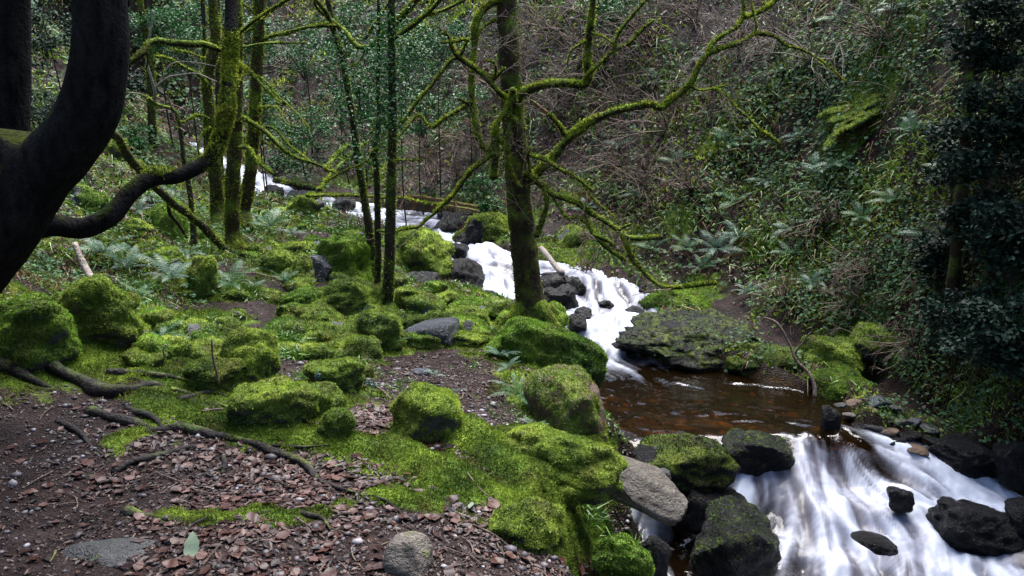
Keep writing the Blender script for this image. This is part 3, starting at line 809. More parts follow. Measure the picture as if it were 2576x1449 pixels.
# middle left bank
B_('mossy_boulder', 'large brownish moss boulder right of the three slim trees', 1062, 642, 82, 64, moss=1.1, level=5, Y=9.2, bare=.0, block=.3)
B_('rock_block', 'dark block with slate top under the brownish moss boulder', 1052, 708, 60, 32, mat='rock_wet', moss=.35, Y=8.6, block=1, level=4)
B_('mossy_boulder', 'big dark green domed boulder left of the three slim trees', 875, 660, 74, 58, moss=1.2, level=5, mossmat='moss_dark', fuzz=1.3, bare=0, block=.45, Y=7.9, depth=.8)
B_('slate_rock', 'grey bare rock face between two mossy boulders', 800, 668, 34, 32, mat='slate', moss=.3, Y=7.75, block=.4, bare=.6, tilt=20, cuts=12)
B_('mossy_boulder', 'brownish mossy boulder beside the grey rock face', 700, 675, 58, 42, moss=1.05, Y=7.8, level=5, bare=.15)
B_('mossy_boulder', 'small mossy boulder leaning on the grey rock face', 757, 680, 30, 36, moss=1.1, Y=7.6, bare=.0)
B_('mossy_boulder', 'round yellow-green boulder at the foot of the paired trunks', 624, 643, 40, 32, moss=1.2, Y=8.4, bare=0, fuzz=1.3)
B_('mossy_boulder', 'flat bright green cushion behind the brownish boulder', 738, 628, 62, 18, moss=1.2, Y=8.9, bare=0)
B_('slate_slab', 'flat blue-grey slate lying on the far path', 815, 622, 28, 14, mat='slate', moss=.05, cat='slab', Y=9.2, block=1.4, level=3, sink=0)
B_('mossy_boulder', 'tall bright mossy boulder near the upper stream', 775, 532, 68, 50, moss=1.15, Y=11.6, level=5, bare=.1, rough=.14)
B_('mossy_boulder', 'low mossy stone left of the tall bright boulder', 690, 545, 40, 20, moss=1.1, Y=11.5, bare=0)
B_('mossy_boulder', 'mossy boulder under the three slim trees', 892, 748, 80, 44, moss=1.1, level=5, Y=7.0, bare=.1)
B_('mossy_boulder', 'low mossy mound at the path bend', 785, 795, 72, 34, moss=1.15, level=5, bare=0)
B_('mossy_boulder', 'mossy mound right of the path bend', 940, 832, 74, 50, moss=1.15, level=5, bare=.05, Y=6.1)
B_('mossy_boulder', 'long flat mossy rock below the path bend', 818, 855, 92, 40, moss=1.1, level=5, bare=.05, Y=5.9)
B_('mossy_boulder', 'mossy lump among the grass left of the dirt path', 792, 888, 42, 24, moss=1.1, bare=0)
B_('mossy_boulder', 'sloping mossy rock above the spruce twig', 843, 935, 70, 34, moss=1.15, tilt=12, bare=0, level=5)
B_('slate_slab', 'blue-grey slate slab with moss spots on the dirt path', 1090, 836, 60, 30, mat='slate', moss=.3, cat='slab', block=1.5, level=5, depth=1.3, bare=.55, cuts=4, rough=.04, tilt=-6, sink=.5)
B_('mossy_boulder', 'small mossy rock behind the slate slab', 1170, 815, 38, 24, moss=1.0, bare=.1, mossmat='moss_dark')
B_('mossy_boulder', 'flat mossy rock between slate slab and waterfall', 1190, 776, 52, 24, moss=.9, bare=.2, block=.8, mossmat='moss_dark')
B_('slate_rock', 'mossy slate step near the slim trees', 1060, 764, 60, 28, mat='slate', moss=.75, block=.9, bare=.4, level=4)
B_('mossy_boulder', 'little mossy stone beside the slate step', 1125, 748, 26, 14, moss=1.1)
B_('mossy_boulder', 'dark mossy rock left of the tree foot', 1270, 782, 42, 22, mat='rock_wet', moss=.8, mossmat='moss_dark', block=.9)
B_('mossy_boulder', 'mossy pad in front of the slate slab', 1178, 855, 46, 18, moss=1.15, bare=0)
B_('small_stone', 'grey stone set in the dirt path', 1060, 935, 24, 9, mat='slate', moss=0, cat='stone', level=3)
B_('mossy_boulder', 'tiny mossy stone left of the dirt path', 920, 935, 22, 15, moss=.7, level=3)
# far left
B_('mossy_boulder', 'upright dark mossy stone under the leaning dead branch', 432, 575, 42, 62, moss=1.15, mossmat='moss_dark', Y=8.6, block=.6, bare=0, level=5)
B_('mossy_boulder', 'mossy boulder among ferns below the leaning sapling', 510, 695, 42, 55, moss=1.15, bare=0, level=5)
B_('mossy_boulder', 'mossy boulder behind the sapling foot', 520, 610, 45, 40, moss=1.1, mossmat='moss_dark', Y=8.8, bare=0)
B_('mossy_boulder', 'low mossy stone on the left path', 425, 645, 40, 20, moss=1.1, bare=0)
B_('mossy_boulder', 'second low mossy stone nearer the beech', 355, 578, 32, 16, moss=1.1, bare=0)
B_('mossy_boulder', 'mossy stone above the low beech limb', 375, 545, 30, 14, moss=1.0, bare=0)
B_('mossy_boulder', 'big mossy mound below the beech limb', 222, 775, 108, 72, moss=1.15, level=5, bare=0, depth=.8, block=.2, fuzz=1.2)
B_('mossy_boulder', 'shaded mossy mound against the beech foot', 75, 830, 118, 85, moss=1.15, level=5, bare=0, depth=.7, block=.2, mossmat='moss_dark', fuzz=1.2)
B_('mossy_boulder', 'small mossy hump beside red leaf hollow', 392, 815, 40, 30, moss=1.1, bare=0)
B_('mossy_boulder', 'little mossy stone above the red leaf hollow', 525, 838, 42, 24, moss=1.1, bare=0)
B_('mossy_boulder', 'mossy root mound in front of the peaked boulder', 690, 1015, 105, 58, moss=1.1, level=5, bare=.0, tilt=-8, block=.2, rough=.12)
B_('mossy_boulder', 'mossy hummock right of the root mound', 812, 1000, 58, 36, moss=1.15, bare=0, block=.1)
B_('mossy_boulder', 'fluffy moss cushion in the leaf litter', 846, 1066, 44, 36, moss=1.2, bare=0, block=.1, fuzz=1.3)
B_('mossy_boulder', 'mossy lump at the edge of the gravel path', 1325, 1315, 88, 50, moss=1.05, level=5, bare=.1, sink=.5, block=.2)
B_('mossy_boulder', 'steep mossy bank lump at the bottom edge', 1565, 1405, 70, 70, moss=1.1, level=5, bare=.1, Y=3.5, mossmat='moss_dark', sink=.4)
B_('half_buried_rock', 'half-buried grey-tan rock in the gravel at the bottom', 1030, 1405, 62, 58, mat='rock_tan', moss=.35, level=5, bare=.6, Y=2.6, sink=.3, rough=.06, block=.5)
B_('half_buried_rock', 'broad grey rock half sunk in the path at left bottom', 275, 1415, 135, 50, mat='rock', moss=.3, level=5, bare=.6, Y=2.62, sink=.3, rough=.06, block=.4, depth=.7)
B_('mossy_boulder', 'mossy rock behind the dark beech trunk', 275, 385, 48, 38, moss=.9, Y=10.6, bare=.3)
B_('slate_rock', 'grey-green rock slab behind the beech trunk', 245, 450, 75, 40, mat='slate', moss=.5, Y=9.5, bare=.4, block=.8)
B_('mossy_boulder', 'green rock in the shade above the low limb', 215, 505, 60, 40, moss=.8, Y=8.2, bare=.3, mossmat='moss_dark')
B_('mossy_boulder', 'mossy boulder before the far white water', 445, 402, 52, 28, moss=1.1, Y=14.5, bare=.1)
B_('mossy_boulder', 'small mossy rock by the far path', 330, 425, 38, 20, moss=1.0, Y=11.2, bare=0)
B_('dark_boulder', 'pointed dark rock standing in the far stream', 688, 487, 26, 26, mat='rock_wet', moss=.2, Y=14.6)
B_('dark_boulder', 'dark rock right of the far pointed rock', 765, 497, 45, 20, mat='rock_wet', moss=.3, Y=14.6)
B_('dark_boulder', 'dark wet rock in the stream behind the slim trees', 868, 522, 32, 24, mat='rock_wet', moss=.15, Y=13.9)
B_('dark_boulder', 'low stone at the near side of the upper stream', 905, 578, 34, 10, mat='rock_wet', moss=.35, Y=11.9)
B_('mossy_boulder', 'mossy stone pale lit before the far trees', 440, 375, 60, 16, moss=.9, Y=17, bare=0)
B_('mossy_boulder', 'mossy overhanging outcrop high on the right bank', 2200, 262, 95, 26, moss=1.0, Y=9.3, bare=.3, rough=.22, tilt=-24, level=5)
B_('mossy_boulder', 'ribbed yellow mossy outcrop beneath the overhang', 2140, 325, 62, 34, moss=.8, mat='rock_brown', Y=9.25, bare=.3, rough=.24, tilt=-38, level=5)
B_('mossy_boulder', 'shaded mossy mound at the far right edge', 2545, 640, 60, 60, moss=.9, Y=6.2, bare=.1, mossmat='moss_dark')
# flat stones piled at the end of the pool
_r = np.random.default_rng(3)
SHARDS = [(2150, 1012, 20, 8, 'rock_brown', 'brown'), (2205, 1012, 30, 15, 'slate', 'blue-grey'), (2250, 1025, 22, 9, 'rock', 'grey'), (2140, 1045, 22, 9, 'rock_tan', 'tan'), (2180, 1038, 26, 9, 'rock_brown', 'rust-brown'), (2225, 1048, 24, 9, 'rock', 'mid-grey'),
          (2265, 1063, 30, 17, 'rock_tan', 'pale tan'), (2300, 1062, 20, 12, 'slate', 'dark blue'), (2200, 1068, 40, 14, 'rock', 'long grey'), (2160, 1075, 20, 12, 'rock_wet', 'black'), (2235, 1085, 26, 10, 'rock_brown', 'umber'), (2290, 1095, 30, 12, 'rock_wet', 'wet black'),
          (2250, 1110, 26, 10, 'rock_wet', 'glossy dark'), (2300, 1128, 34, 12, 'rock_brown', 'dark rust'), (2340, 1080, 26, 10, 'rock', 'ash-grey'), (2350, 1110, 24, 12, 'rock_wet', 'shaded black'), (2115, 1020, 14, 7, 'rock', 'small grey'), (2175, 1005, 12, 6, 'rock_brown', 'small brown')]
for i, (cx, cy, hw, hh, mt, cl) in enumerate(SHARDS):
    B_('flat_stone', f'{cl} flat stone in the stone heap at the pool end, {["upper", "middle", "lower"][min(2, i // 6)]} part', cx, cy, hw * 1.1, hh * .75, mat=mt, moss=0, cat='stone', group='stones heaped at the end of the pool', block=.9, depth=.9, tilt=float(_r.uniform(-22, 22)), level=3, cuts=16, rough=.03, Y=6.15 - (cy - 1010) / 120 * .55, sink=0, bare=0)
# small half-sunk mossy stones all over the left bank
_r = np.random.default_rng(12)
_k = 0
while _k < 76:
    px_, py_ = _r.uniform(330, 1180), _r.uniform(545, 900)
    if 1020 < px_ and py_ > 850: continue
    hw_ = _r.uniform(16, 46) * (py_ - 120) / 560
    _cand = [(abs(px_ - q[0]) + 1.6 * abs(py_ - q[1]), q) for q in PLACED if len(q[2].split()) <= 11]
    _q = min(_cand, key=lambda e: e[0])[1]
    _rel = ('left of' if px_ < _q[0] else 'right of') if abs(px_ - _q[0]) > abs(py_ - _q[1]) else ('behind' if py_ < _q[1] else 'before')
    B_('mossy_stone', f'small stone {_rel} the {_q[2]}', px_, py_, hw_, hw_ * _r.uniform(.35, .6), moss=1.15 if _k % 4 else .6, cat='stone', group='small mossy stones on the left bank', level=4 if hw_ > 24 else 3, bare=.15, sink=.4, seed=700 + _k, mossmat='moss' if _k % 3 else 'moss_dark')
    _k += 1
# ------------------------------------------------------------------ wood materials
def mk_bark(name, dark, light, moss=.5, rough=.85, scale=1.0, mosscol=1.0, up_bias=.25):
    m = M(name, rough, .25)
    mp = m.n('ShaderNodeMapping', i_Vector=m.coords(), i_Scale=(1, 1, .35))
    a = m.noise(30 * scale, 4, .65, mp.outputs[0]); b = m.noise(4, 3, .6)
    c = m.mix(m.ramp(a, [(.32, 0.0), (.68, 1.0)]), dark, light)
    c = m.mix(m.ramp(b, [(.3, .6), (.6, 0)]), c, tuple(x * .5 for x in dark))
    if moss > 0:
        k = m.math('ADD', m.math('MULTIPLY', m.up(), up_bias), m.noise(5.5, 4, .65))
        lo = .95 - moss * .7
        mask = m.ramp(k, [(lo - .08, 0.0), (lo + .1, 1.0)])
        mc = m.mix(1.0, moss_color(m, 3.0), (mosscol, mosscol, mosscol * .9), 'MULTIPLY')
        c = m.mix(mask, c, mc)
    m.color(c)
    m.bump(m.math('ADD', a, m.math('MULTIPLY', m.noise(60, 2, .6), .6)), .9, .02)
    return m.m
MAT['bark_beech'] = mk_bark('dark_beech_bark', (.004, .004, .0045), (.022, .021, .020), .3, .95, .8, .3)
for _n in MAT['bark_beech'].node_tree.nodes:
    if _n.type == 'BSDF_PRINCIPLED': _n.inputs['Specular IOR Level'].default_value = .08
MAT['bark_mossy'] = mk_bark('brown_mossy_bark', (.014, .009, .005), (.06, .038, .018), .57, .9, 1, .62)
MAT['bark_thin'] = mk_bark('dark_ivy_bark', (.014, .011, .008), (.045, .036, .024), .52, .9, 1, .5)
MAT['bark_green'] = mk_bark('green_limb_moss', (.012, .010, .005), (.035, .028, .012), .74, .95, 1, .95, .5)
MAT['twig'] = mk_bark('bare_twig', (.07, .048, .038), (.24, .175, .145), .12, .8, 2, .6)
MAT['twig_pale'] = mk_bark('pale_dead_wood', (.16, .13, .11), (.34, .29, .25), .15, .7, 2, .6)
MAT['log_orange'] = mk_bark('broken_orange_log', (.10, .05, .025), (.30, .17, .10), .3, .8, 1.4, .8)
MAT['root'] = mk_bark('dark_root_bark', (.008, .006, .006), (.030, .024, .022), .33, .8, 1, .8, .15)

def limb(name, parent, pts, rad, mat, sides=10, step=.05, lump=.25, lscale=9, seed=0, moss=None, mossmat='moss_branch', dens=1.0, wob=0.0, mlen=1.0, origin=None):
    V, Fs = tube(pts, rad, sides, step, lump, lscale, seed, wob=wob)
    o_ = np.zeros(3) if origin is None else np.asarray(origin)
    o = link(name, mesh_data(name, V - o_, Fs), parent, mat)
    if moss is not None:
        moss.append((V, Fs[0], dens, mlen))
    return o

def finish_moss(parent, lst, mat, origin, seed=0, up=.5, cap=60000):
    """one fuzzy coat for all the limbs of a tree"""
    r = np.random.default_rng(seed); parts = []
    for V, Q, dens, mlen in lst:
        nn = vertex_normals(V, Q)
        k = ppm(V.mean(0)) * .3975
        cl = smooth(-.25, .15, fbm(V, 4.5, 3, seed + 2)) * .8 + .2
        w = (up + (1 - up) * smooth(-.4, .5, nn[:, 2])) * cl
        w = w * (np.einsum('ij,ij->i', norm(CAM - V), nn) > -.5)
        T = Q
        a = V[T]; ar = np.linalg.norm(np.cross(a[:, 2] - a[:, 0], a[:, 3] - a[:, 1]), axis=1) * .5
        n = int(min(14000, (ar * w[T].mean(1)).sum() * k * k * .9 * dens))
        if n < 3: continue
        P, N = sample_surface(V, T, n, w, r)
        L = np.clip(1.9 / k, .008, .05) * r.uniform(.5, 1.5, n) * mlen
        parts.append(tufts(P, N + r.normal(0, .5, (n, 3)) + (0, 0, .1), L, L * .8, r))
    if not parts: return
    V, Fs, rn = merge(parts)
    o = link('moss', mesh_data('moss', V - np.asarray(origin), Fs, {'rnd': rn}, shade=False), parent, mat)
    o['kind'] = 'stuff'

def thing(name, label, cat, loc, group=None):
    o = link(name, None); o.location = loc; o.empty_display_size = .1
    return tag(o, label, cat, group)

def path(view, pts, Y0, Y1):
    n = len(pts)
    return np.array([PY(*(view(*p[:2]) if view else p[:2]), Y0 + (Y1 - Y0) * i / max(1, n - 1)) for i, p in enumerate(pts)])

def wid(pts, w0, w1, unit=.499, flare=0):
    """radii in metres from widths in picture units along pts"""
    n = len(pts); r = []
    for i, p in enumerate(pts):
        w = w0 + (w1 - w0) * i / max(1, n - 1)
        r.append(w * unit * .5 / ppm(p))
    return np.array(r)

# ------------------------------------------------------------------ the branching mossy tree in the middle
ct = G(1338, 806); TY = ct[1]
tree = thing('mossy_tree', 'brown moss-patched tree with many fuzzy crooked branches behind the long boulder', 'tree', ct)
ml = []
tp = [(1340, 838), (1337, 806), (1334, 775), (1332, 745), (1326, 700), (1318, 620), (1308, 530), (1300, 430), (1293, 320), (1285, 200), (1278, 80), (1272, -30), (1268, -160), (1262, -420)]
tw = [150, 118, 84, 74, 68, 66, 62, 60, 58, 56, 52, 50, 46, 34]
tpts = np.array([PY(a, b, TY) for a, b in tp]); trad = np.array([w * .5 / ppm(p) for w, p in zip(tw, tpts)])
limb('trunk', tree, tpts, trad, MAT['bark_mossy'], 22, .04, .16, 6, 3, ml, dens=.16, origin=ct)
for dx, wv in ((-48, 44), (40, 50), (58, 34), (4, 46), (-20, 40)):
    q = np.array([PY(1335 + dx * .35, 768, TY - .05), PY(1336 + dx * .75, 796, TY - .10), PY(1337 + dx * 1.05, 822, TY - .12), PY(1338 + dx * 1.3, 846, TY - .12)])
    limb('root', tree, q, wid(q, wv, wv * .7, 1.0), MAT['bark_green'], 12, .04, .35, 9, int(dx) + 60, ml, mossmat='moss', dens=1.0, origin=ct)
BR = [  # view B points, widths, forward offset at start and end
    ([(990, 940), (1050, 890), (1100, 845), (1170, 770), (1240, 690), (1310, 630), (1410, 580), (1530, 545), (1640, 530), (1700, 545), (1745, 500), (1810, 450), (1860, 400), (1890, 330), (1940, 270), (2040, 235), (2130, 200), (2165, 170)], 62, 22, 0, .1),
    ([(1935, 262), (1955, 215), (2010, 170), (2070, 140), (2110, 90), (2190, 60), (2290, -10), (2400, -90)], 30, 26, .1, .3),
    ([(2110, 95), (2108, 30), (2090, -60)], 20, 14, .2, .3),
    ([(2165, 170), (2230, 175), (2280, 190), (2320, 225), (2410, 250), (2530, 330), (2630, 420)], 22, 6, .1, .1),
    ([(2165, 175), (2172, 110), (2150, 30), (2140, -40)], 14, 8, .1, .2),
    ([(1830, 430), (1900, 455), (1960, 445), (2030, 430)], 14, 10, .1, 0),
    ([(1960, 450), (2020, 480), (2070, 540), (2140, 600), (2200, 660), (2290, 722)], 18, 16, 0, -.2),
    ([(955, 500), (1000, 465), (1050, 440), (1130, 420), (1220, 415), (1300, 425), (1330, 380), (1318, 300), (1328, 200), (1340, 100), (1350, 0), (1352, -90)], 60, 40, -.05, -.4),
    ([(1318, 385), (1400, 310), (1450, 260), (1530, 220), (1600, 150), (1655, 100)], 22, 16, -.35, -.5),
    ([(1455, 255), (1480, 170), (1540, 90), (1620, 0), (1700, -80)], 20, 14, -.4, -.5),
    ([(1320, 205), (1240, 260), (1225, 330)], 14, 8, -.38, -.4),
    ([(1345, 170), (1400, 190), (1450, 225)], 13, 8, -.4, -.4),
    ([(1650, 105), (1700, 130), (1760, 170)], 8, 5, -.5, -.5),
    ([(905, 5), (850, 15), (800, 50), (760, 120), (752, 220), (740, 320), (735, 400), (740, 500), (755, 600), (772, 690), (800, 740), (835, 755)], 44, 38, -.05, -.3),
    ([(880, 100), (820, 120), (765, 160)], 22, 16, 0, -.1),
    ([(960, 620), (950, 545), (952, 470), (945, 450)], 40, 34, -.12, -.3),
    ([(955, 470), (930, 520), (905, 570), (865, 630), (860, 690), (852, 745), (872, 790)], 40, 42, -.25, -.35),
    ([(925, 520), (895, 480), (860, 440), (810, 385), (740, 330), (680, 290), (640, 240), (622, 180), (588, 165)], 38, 24, -.2, -.5),
    ([(680, 285), (710, 235), (720, 205), (640, 215), (580, 212)], 20, 16, -.4, -.5),
    ([(845, 405), (880, 370), (905, 338)], 20, 10, -.3, -.4),
    ([(855, 400), (862, 350), (850, 310), (805, 305)], 16, 12, -.3, -.4),
    ([(690, 290), (640, 300), (600, 350), (540, 430), (480, 500), (430, 560), (388, 618)], 22, 18, -.4, -.3),
    ([(738, 510), (715, 530), (660, 560), (600, 600), (545, 642), (512, 622), (482, 582), (462, 585), (440, 620), (370, 700)], 28, 10, -.25, -.1),
    ([(728, 525), (695, 505), (668, 494)], 22, 18, -.25, -.3),
    ([(975, 530), (975, 590), (935, 640), (925, 760), (930, 860), (950, 910), (985, 948)], 34, 24, -.15, -.35),
    ([(930, 580), (955, 600), (975, 630)], 26, 18, -.2, -.3),
    ([(855, 770), (800, 810), (740, 860), (690, 920), (640, 990), (580, 1050), (520, 1100), (470, 1145), (400, 1155), (340, 1170), (265, 1160)], 32, 12, -.35, -.3),
    ([(650, 980), (600, 1030), (500, 1020), (400, 995)], 14, 10, -.3, .3),
    ([(1000, 770), (1040, 780), (1100, 800), (1170, 840), (1240, 880), (1300, 920), (1345, 965)], 26, 20, -.1, -.3),
    ([(1300, 930), (1350, 1000), (1430, 1070), (1490, 1120)], 12, 8, -.2, -.2),
    ([(1000, 880), (1040, 890), (1100, 940), (1150, 980), (1210, 1000), (1280, 1030), (1350, 1080), (1420, 1120), (1480, 1160), (1520, 1190), (1600, 1200), (1700, 1190)], 42, 28, -.1, -.5),
    ([(1495, 1165), (1515, 1230), (1540, 1300), (1590, 1350), (1640, 1400), (1690, 1440), (1760, 1452), (1860, 1440), (1972, 1428)], 34, 22, -.4, -.6),
    ([(1130, 965), (1180, 1040), (1225, 1105), (1270, 1095), (1330, 1130), (1350, 1180), (1420, 1210), (1460, 1240)], 18, 26, -.2, -.5),
    ([(1350, 1175), (1400, 1225), (1450, 1270), (1510, 1312)], 26, 28, -.4, -.5),
    ([(1100, 945), (1120, 1030), (1105, 1090), (1080, 1150), (1060, 1192)], 24, 34, -.2, -.35),
    ([(1480, 1165), (1510, 1140), (1545, 1130)], 18, 12, -.45, -.5),
    ([(1235, 700), (1205, 680), (1185, 640), (1150, 600), (1120, 572)], 30, 26, .05, 0),
    ([(1040, 890), (1030, 840), (1025, 790), (1035, 740)], 24, 14, -.1, -.2),
    ([(870, 700), (895, 720), (910, 745), (890, 760)], 26, 24, -.3, -.35),
]
for i, (pp, w0, w1, d0, d1) in enumerate(BR):
    q = path(vB, pp, TY + d0, TY + d1)
    limb('branch', tree, q, wid(q, w0 * .8, w1 * .8), MAT['bark_green'], 10, .035, .42, 13, 200 + i, ml, dens=1.5, wob=.012, origin=ct, mlen=1.15)
q = path(vB, [(1120, 572), (1080, 540), (1038, 508)], TY, TY - .1)
limb('broken_stub', tree, q, wid(q, 22, 20), MAT['log_orange'], 10, .04, .2, 10, 5, origin=ct)
q = path(vB, [(862, 640), (858, 780), (848, 900)], TY + .5, TY + .5)
limb('branch', tree, q, wid(q, 40, 40), MAT['bark_green'], 12, .04, .3, 9, 5, ml, dens=1.3, origin=ct)
finish_moss(tree, ml, MAT['moss_branch'], ct, 5, .18)

# twiggy ends, one mesh of fine shoots for each tree
def twigs_from(starts, dirs, n_each, length, rad, r, levels=2, droop=.0, sides=3, curl=.5):
    """fine shoots: list of (V, faces, rnd)"""
    out = []
    def grow(p, d, L, R, lv):
        k = 6; pts = [p]; dd = d / np.linalg.norm(d)
        for s in range(k):
            dd = dd + r.normal(0, curl * .32, 3) - np.array((0, 0, droop)) * .2
            dd = dd / np.linalg.norm(dd); pts.append(pts[-1] + dd * (L / k))
        pts = np.array(pts); V, Fs = tube(pts, np.linspace(R, R * .35, len(pts)), sides, L / 6, cap=False)
        out.append((V, Fs, np.full(len(V), r.random())))
        if lv > 0:
            for _ in range(int(r.integers(2, 5))):
                i = int(r.integers(1, len(pts) - 1))
                side = norm(np.cross(dd, r.normal(size=3)))
                grow(pts[i], (pts[i + 1] - pts[i]) / np.linalg.norm(pts[i + 1] - pts[i]) + side * r.uniform(.5, 1.1), L * r.uniform(.35, .65), R * .55, lv - 1)
    for p, d in zip(starts, dirs):
        for _ in range(n_each):
            grow(np.asarray(p, float), np.asarray(d, float) + r.normal(0, .35, 3), length * r.uniform(.6, 1.3), rad * r.uniform(.7, 1.2), levels)
    return out

r4 = np.random.default_rng(44)
st, di = [], []
for pp, w0, w1, d0, d1 in BR:
    q = path(vB, pp, TY + d0, TY + d1)
    for k in range(0, len(q), 3):
        st.append(q[k]); di.append(r4.normal(0, 1, 3) * (1, .6, .8))
V, Fs, rn = merge(twigs_from(st, di, 1, .5, .0055, r4, 2, .1))
tag(link('twigs', mesh_data('twigs', V - ct, Fs, {'rnd': rn}), tree, MAT['twig']), kind='stuff')

# ------------------------------------------------------------------ slim and mid-distance trees
def simple_tree(name, label, foot, trunk, tw, branches, mat='bark_thin', moss_dens=.5, up=.45, seed=0, group=None, Y=None, sides=14, lump=.2, mossmat='moss_branch', bmat='bark_green'):
    base = G(*foot) if Y is None else PY(*foot, Y)
    t = thing(name, label, 'tree', base, group)
    ml = []
    pts = np.array([PY(a, b, base[1] + .02 * k) for k, (a, b) in enumerate(trunk)])
    pts = np.vstack([pts, base + (0, 0, -.12)])          # trunk points run from top to foot
    top = pts[0] + (pts[0] - pts[1]) / np.linalg.norm(pts[0] - pts[1]) * 2.0
    pts = np.vstack([top, pts])
    rad = [tw[0] * .3 / ppm(pts[1])] + [w * .5 / ppm(p) for w, p in zip(tw, pts[1:-1])]
    rad.append(rad[-1] * 1.45)
    limb('trunk', t, pts, np.array(rad), MAT[mat], sides, .05, lump, 7, seed, ml, dens=moss_dens, origin=base)
    for i, (view, pp, w0, w1, d0, d1) in enumerate(branches):
        q = path(view, pp, base[1] + d0, base[1] + d1)
        limb('branch', t, q, wid(q, w0, w1), MAT[bmat], 8, .04, .4, 12, seed + i, ml, dens=1.4, wob=.015, origin=base)
    finish_moss(t, ml, MAT[mossmat], base, seed, up)
    return t, base

def dB(l): return [vB(*p) for p in l]
def dA(l): return [vA(*p) for p in l]
simple_tree('slim_tree', 'leftmost of the three slim trees, leaning, carrying a mossy V-shaped limb', (938, 712), dB([(30, 80), (50, 180), (80, 260), (110, 420), (140, 600), (165, 800), (190, 950), (215, 1100), (235, 1250), (240, 1400)]), [13, 14, 15, 16, 17, 18, 19, 21, 23, 24],
    [(vB, [(40, 150), (20, 90), (0, 55), (-60, -20), (-110, -60)], 26, 18, -.05, -.2), (vB, [(30, 105), (100, 160), (150, 225), (205, 242), (260, 210), (330, 150), (400, 70), (460, 0), (520, -60)], 26, 34, -.05, -.3),
     (vB, [(205, 240), (180, 300), (130, 335)], 14, 8, -.1, -.2), (vB, [(50, 130), (0, 130), (-120, 140), (-200, 160)], 18, 12, -.1, -.2), (vB, [(205, 195), (260, 110), (310, 40), (350, -40)], 16, 14, -.1, -.3), (vB, [(40, 110), (-40, 40), (-60, 0)], 18, 12, 0, -.1)], seed=11, Y=7.9)
simple_tree('slim_tree', 'middle and thinnest of the three slim trees', (957, 745), dB([(270, -20), (270, 250), (265, 420), (272, 600), (252, 750), (262, 900), (265, 1100), (268, 1300), (265, 1440)]), [8, 9, 10, 12, 13, 15, 16, 17, 18],
    [(vB, [(255, 760), (300, 700), (420, 600)], 12, 8, 0, .2), (vB, [(252, 750), (200, 820), (120, 850), (0, 920)], 12, 8, 0, .4)], seed=12, Y=7.4)
simple_tree('slim_tree', 'rightmost and stoutest of the three slim trees, ivy near its top', (982, 778), dB([(335, -20), (335, 250), (340, 500), (340, 700), (335, 900), (330, 1100), (325, 1300), (318, 1449), (315, 1530)]), [19, 20, 21, 22, 23, 25, 27, 29, 32],
    [(vB, [(345, 195), (420, 150), (500, 80), (560, 20), (600, -30)], 20, 24, -.05, -.2), (vB, [(500, 80), (580, 60), (690, 0), (760, -40)], 18, 14, -.1, -.2), (vB, [(330, 810), (400, 810), (500, 800)], 8, 4, 0, -.1), (vB, [(500, 80), (540, 20), (550, -30)], 16, 12, -.1, -.1)], seed=13, Y=7.15)
simple_tree('moss_furred_tree', 'leftmost of the moss-furred trunks beyond the low limb', (548, 566), dA([(1070, -10), (1085, 200), (1045, 400), (1050, 520), (1065, 700), (1085, 900), (1095, 1050)]), [23, 24, 25, 26, 28, 30, 33],
    [(vA, [(1050, 430), (1000, 380), (930, 340), (860, 300), (780, 280)], 18, 10, -.05, -.3), (vA, [(1055, 600), (1000, 580), (950, 600), (920, 620)], 16, 10, 0, -.2), (vA, [(1060, 640), (1015, 680), (1000, 760)], 14, 10, 0, -.2)], mat='bark_mossy', moss_dens=.9, seed=14, Y=9.4)
simple_tree('moss_furred_tree', 'thick moss-furred trunk right behind the upturned limb', (587, 632), dA([(1185, -10), (1190, 200), (1192, 400), (1185, 700), (1175, 900), (1170, 1100), (1175, 1200)]), [30, 31, 32, 34, 36, 38, 42],
    [(vA, [(1195, 300), (1240, 350), (1270, 375), (1330, 440), (1420, 520)], 22, 8, -.1, -.3), (vA, [(1205, 240), (1300, 225), (1420, 220), (1560, 220)], 14, 8, 0, .2), (vA, [(1210, 740), (1260, 750), (1300, 810), (1370, 875)], 22, 18, -.1, -.3), (vA, [(1210, 585), (1280, 630), (1340, 670), (1420, 750), (1480, 790), (1600, 830), (1700, 880)], 26, 10, -.1, .1)], mat='bark_mossy', moss_dens=1.0, seed=15, Y=8.3)
simple_tree('moss_furred_tree', 'rightmost moss-furred trunk leaning left at its foot', (612, 556), dA([(1310, -10), (1300, 250), (1290, 450), (1280, 650), (1265, 850), (1240, 1000), (1225, 1060)]), [27, 28, 29, 29, 31, 33, 36],
    [(vA, [(1300, 130), (1250, 150), (1210, 170), (1150, 220)], 14, 8, 0, -.2), (vA, [(1305, 110), (1360, 60), (1450, 0), (1520, -50)], 18, 14, 0, -.2), (vA, [(1285, 660), (1340, 640), (1400, 660), (1480, 750), (1600, 840)], 18, 8, 0, -.3), (vA, [(1290, 545), (1340, 540), (1400, 545), (1440, 620), (1500, 640)], 12, 6, 0, -.2), (vA, [(1310, 210), (1380, 180), (1440, 170), (1560, 130), (1680, 125), (1764, 180)], 18, 12, 0, -.4), (vA, [(1300, 90), (1270, 50), (1200, 0)], 16, 10, 0, 0)], mat='bark_mossy', moss_dens=.9, seed=16, Y=9.8)
simple_tree('far_tree', 'slender mossy tree before the far white water', (386, 408), dA([(730, 150), (755, 300), (762, 500), (768, 650), (774, 760)]), [15, 17, 19, 21, 24], [(vA, [(765, 500), (700, 470), (630, 470)], 10, 6, 0, -.2)], mat='bark_mossy', moss_dens=.8, seed=17, Y=13.2)
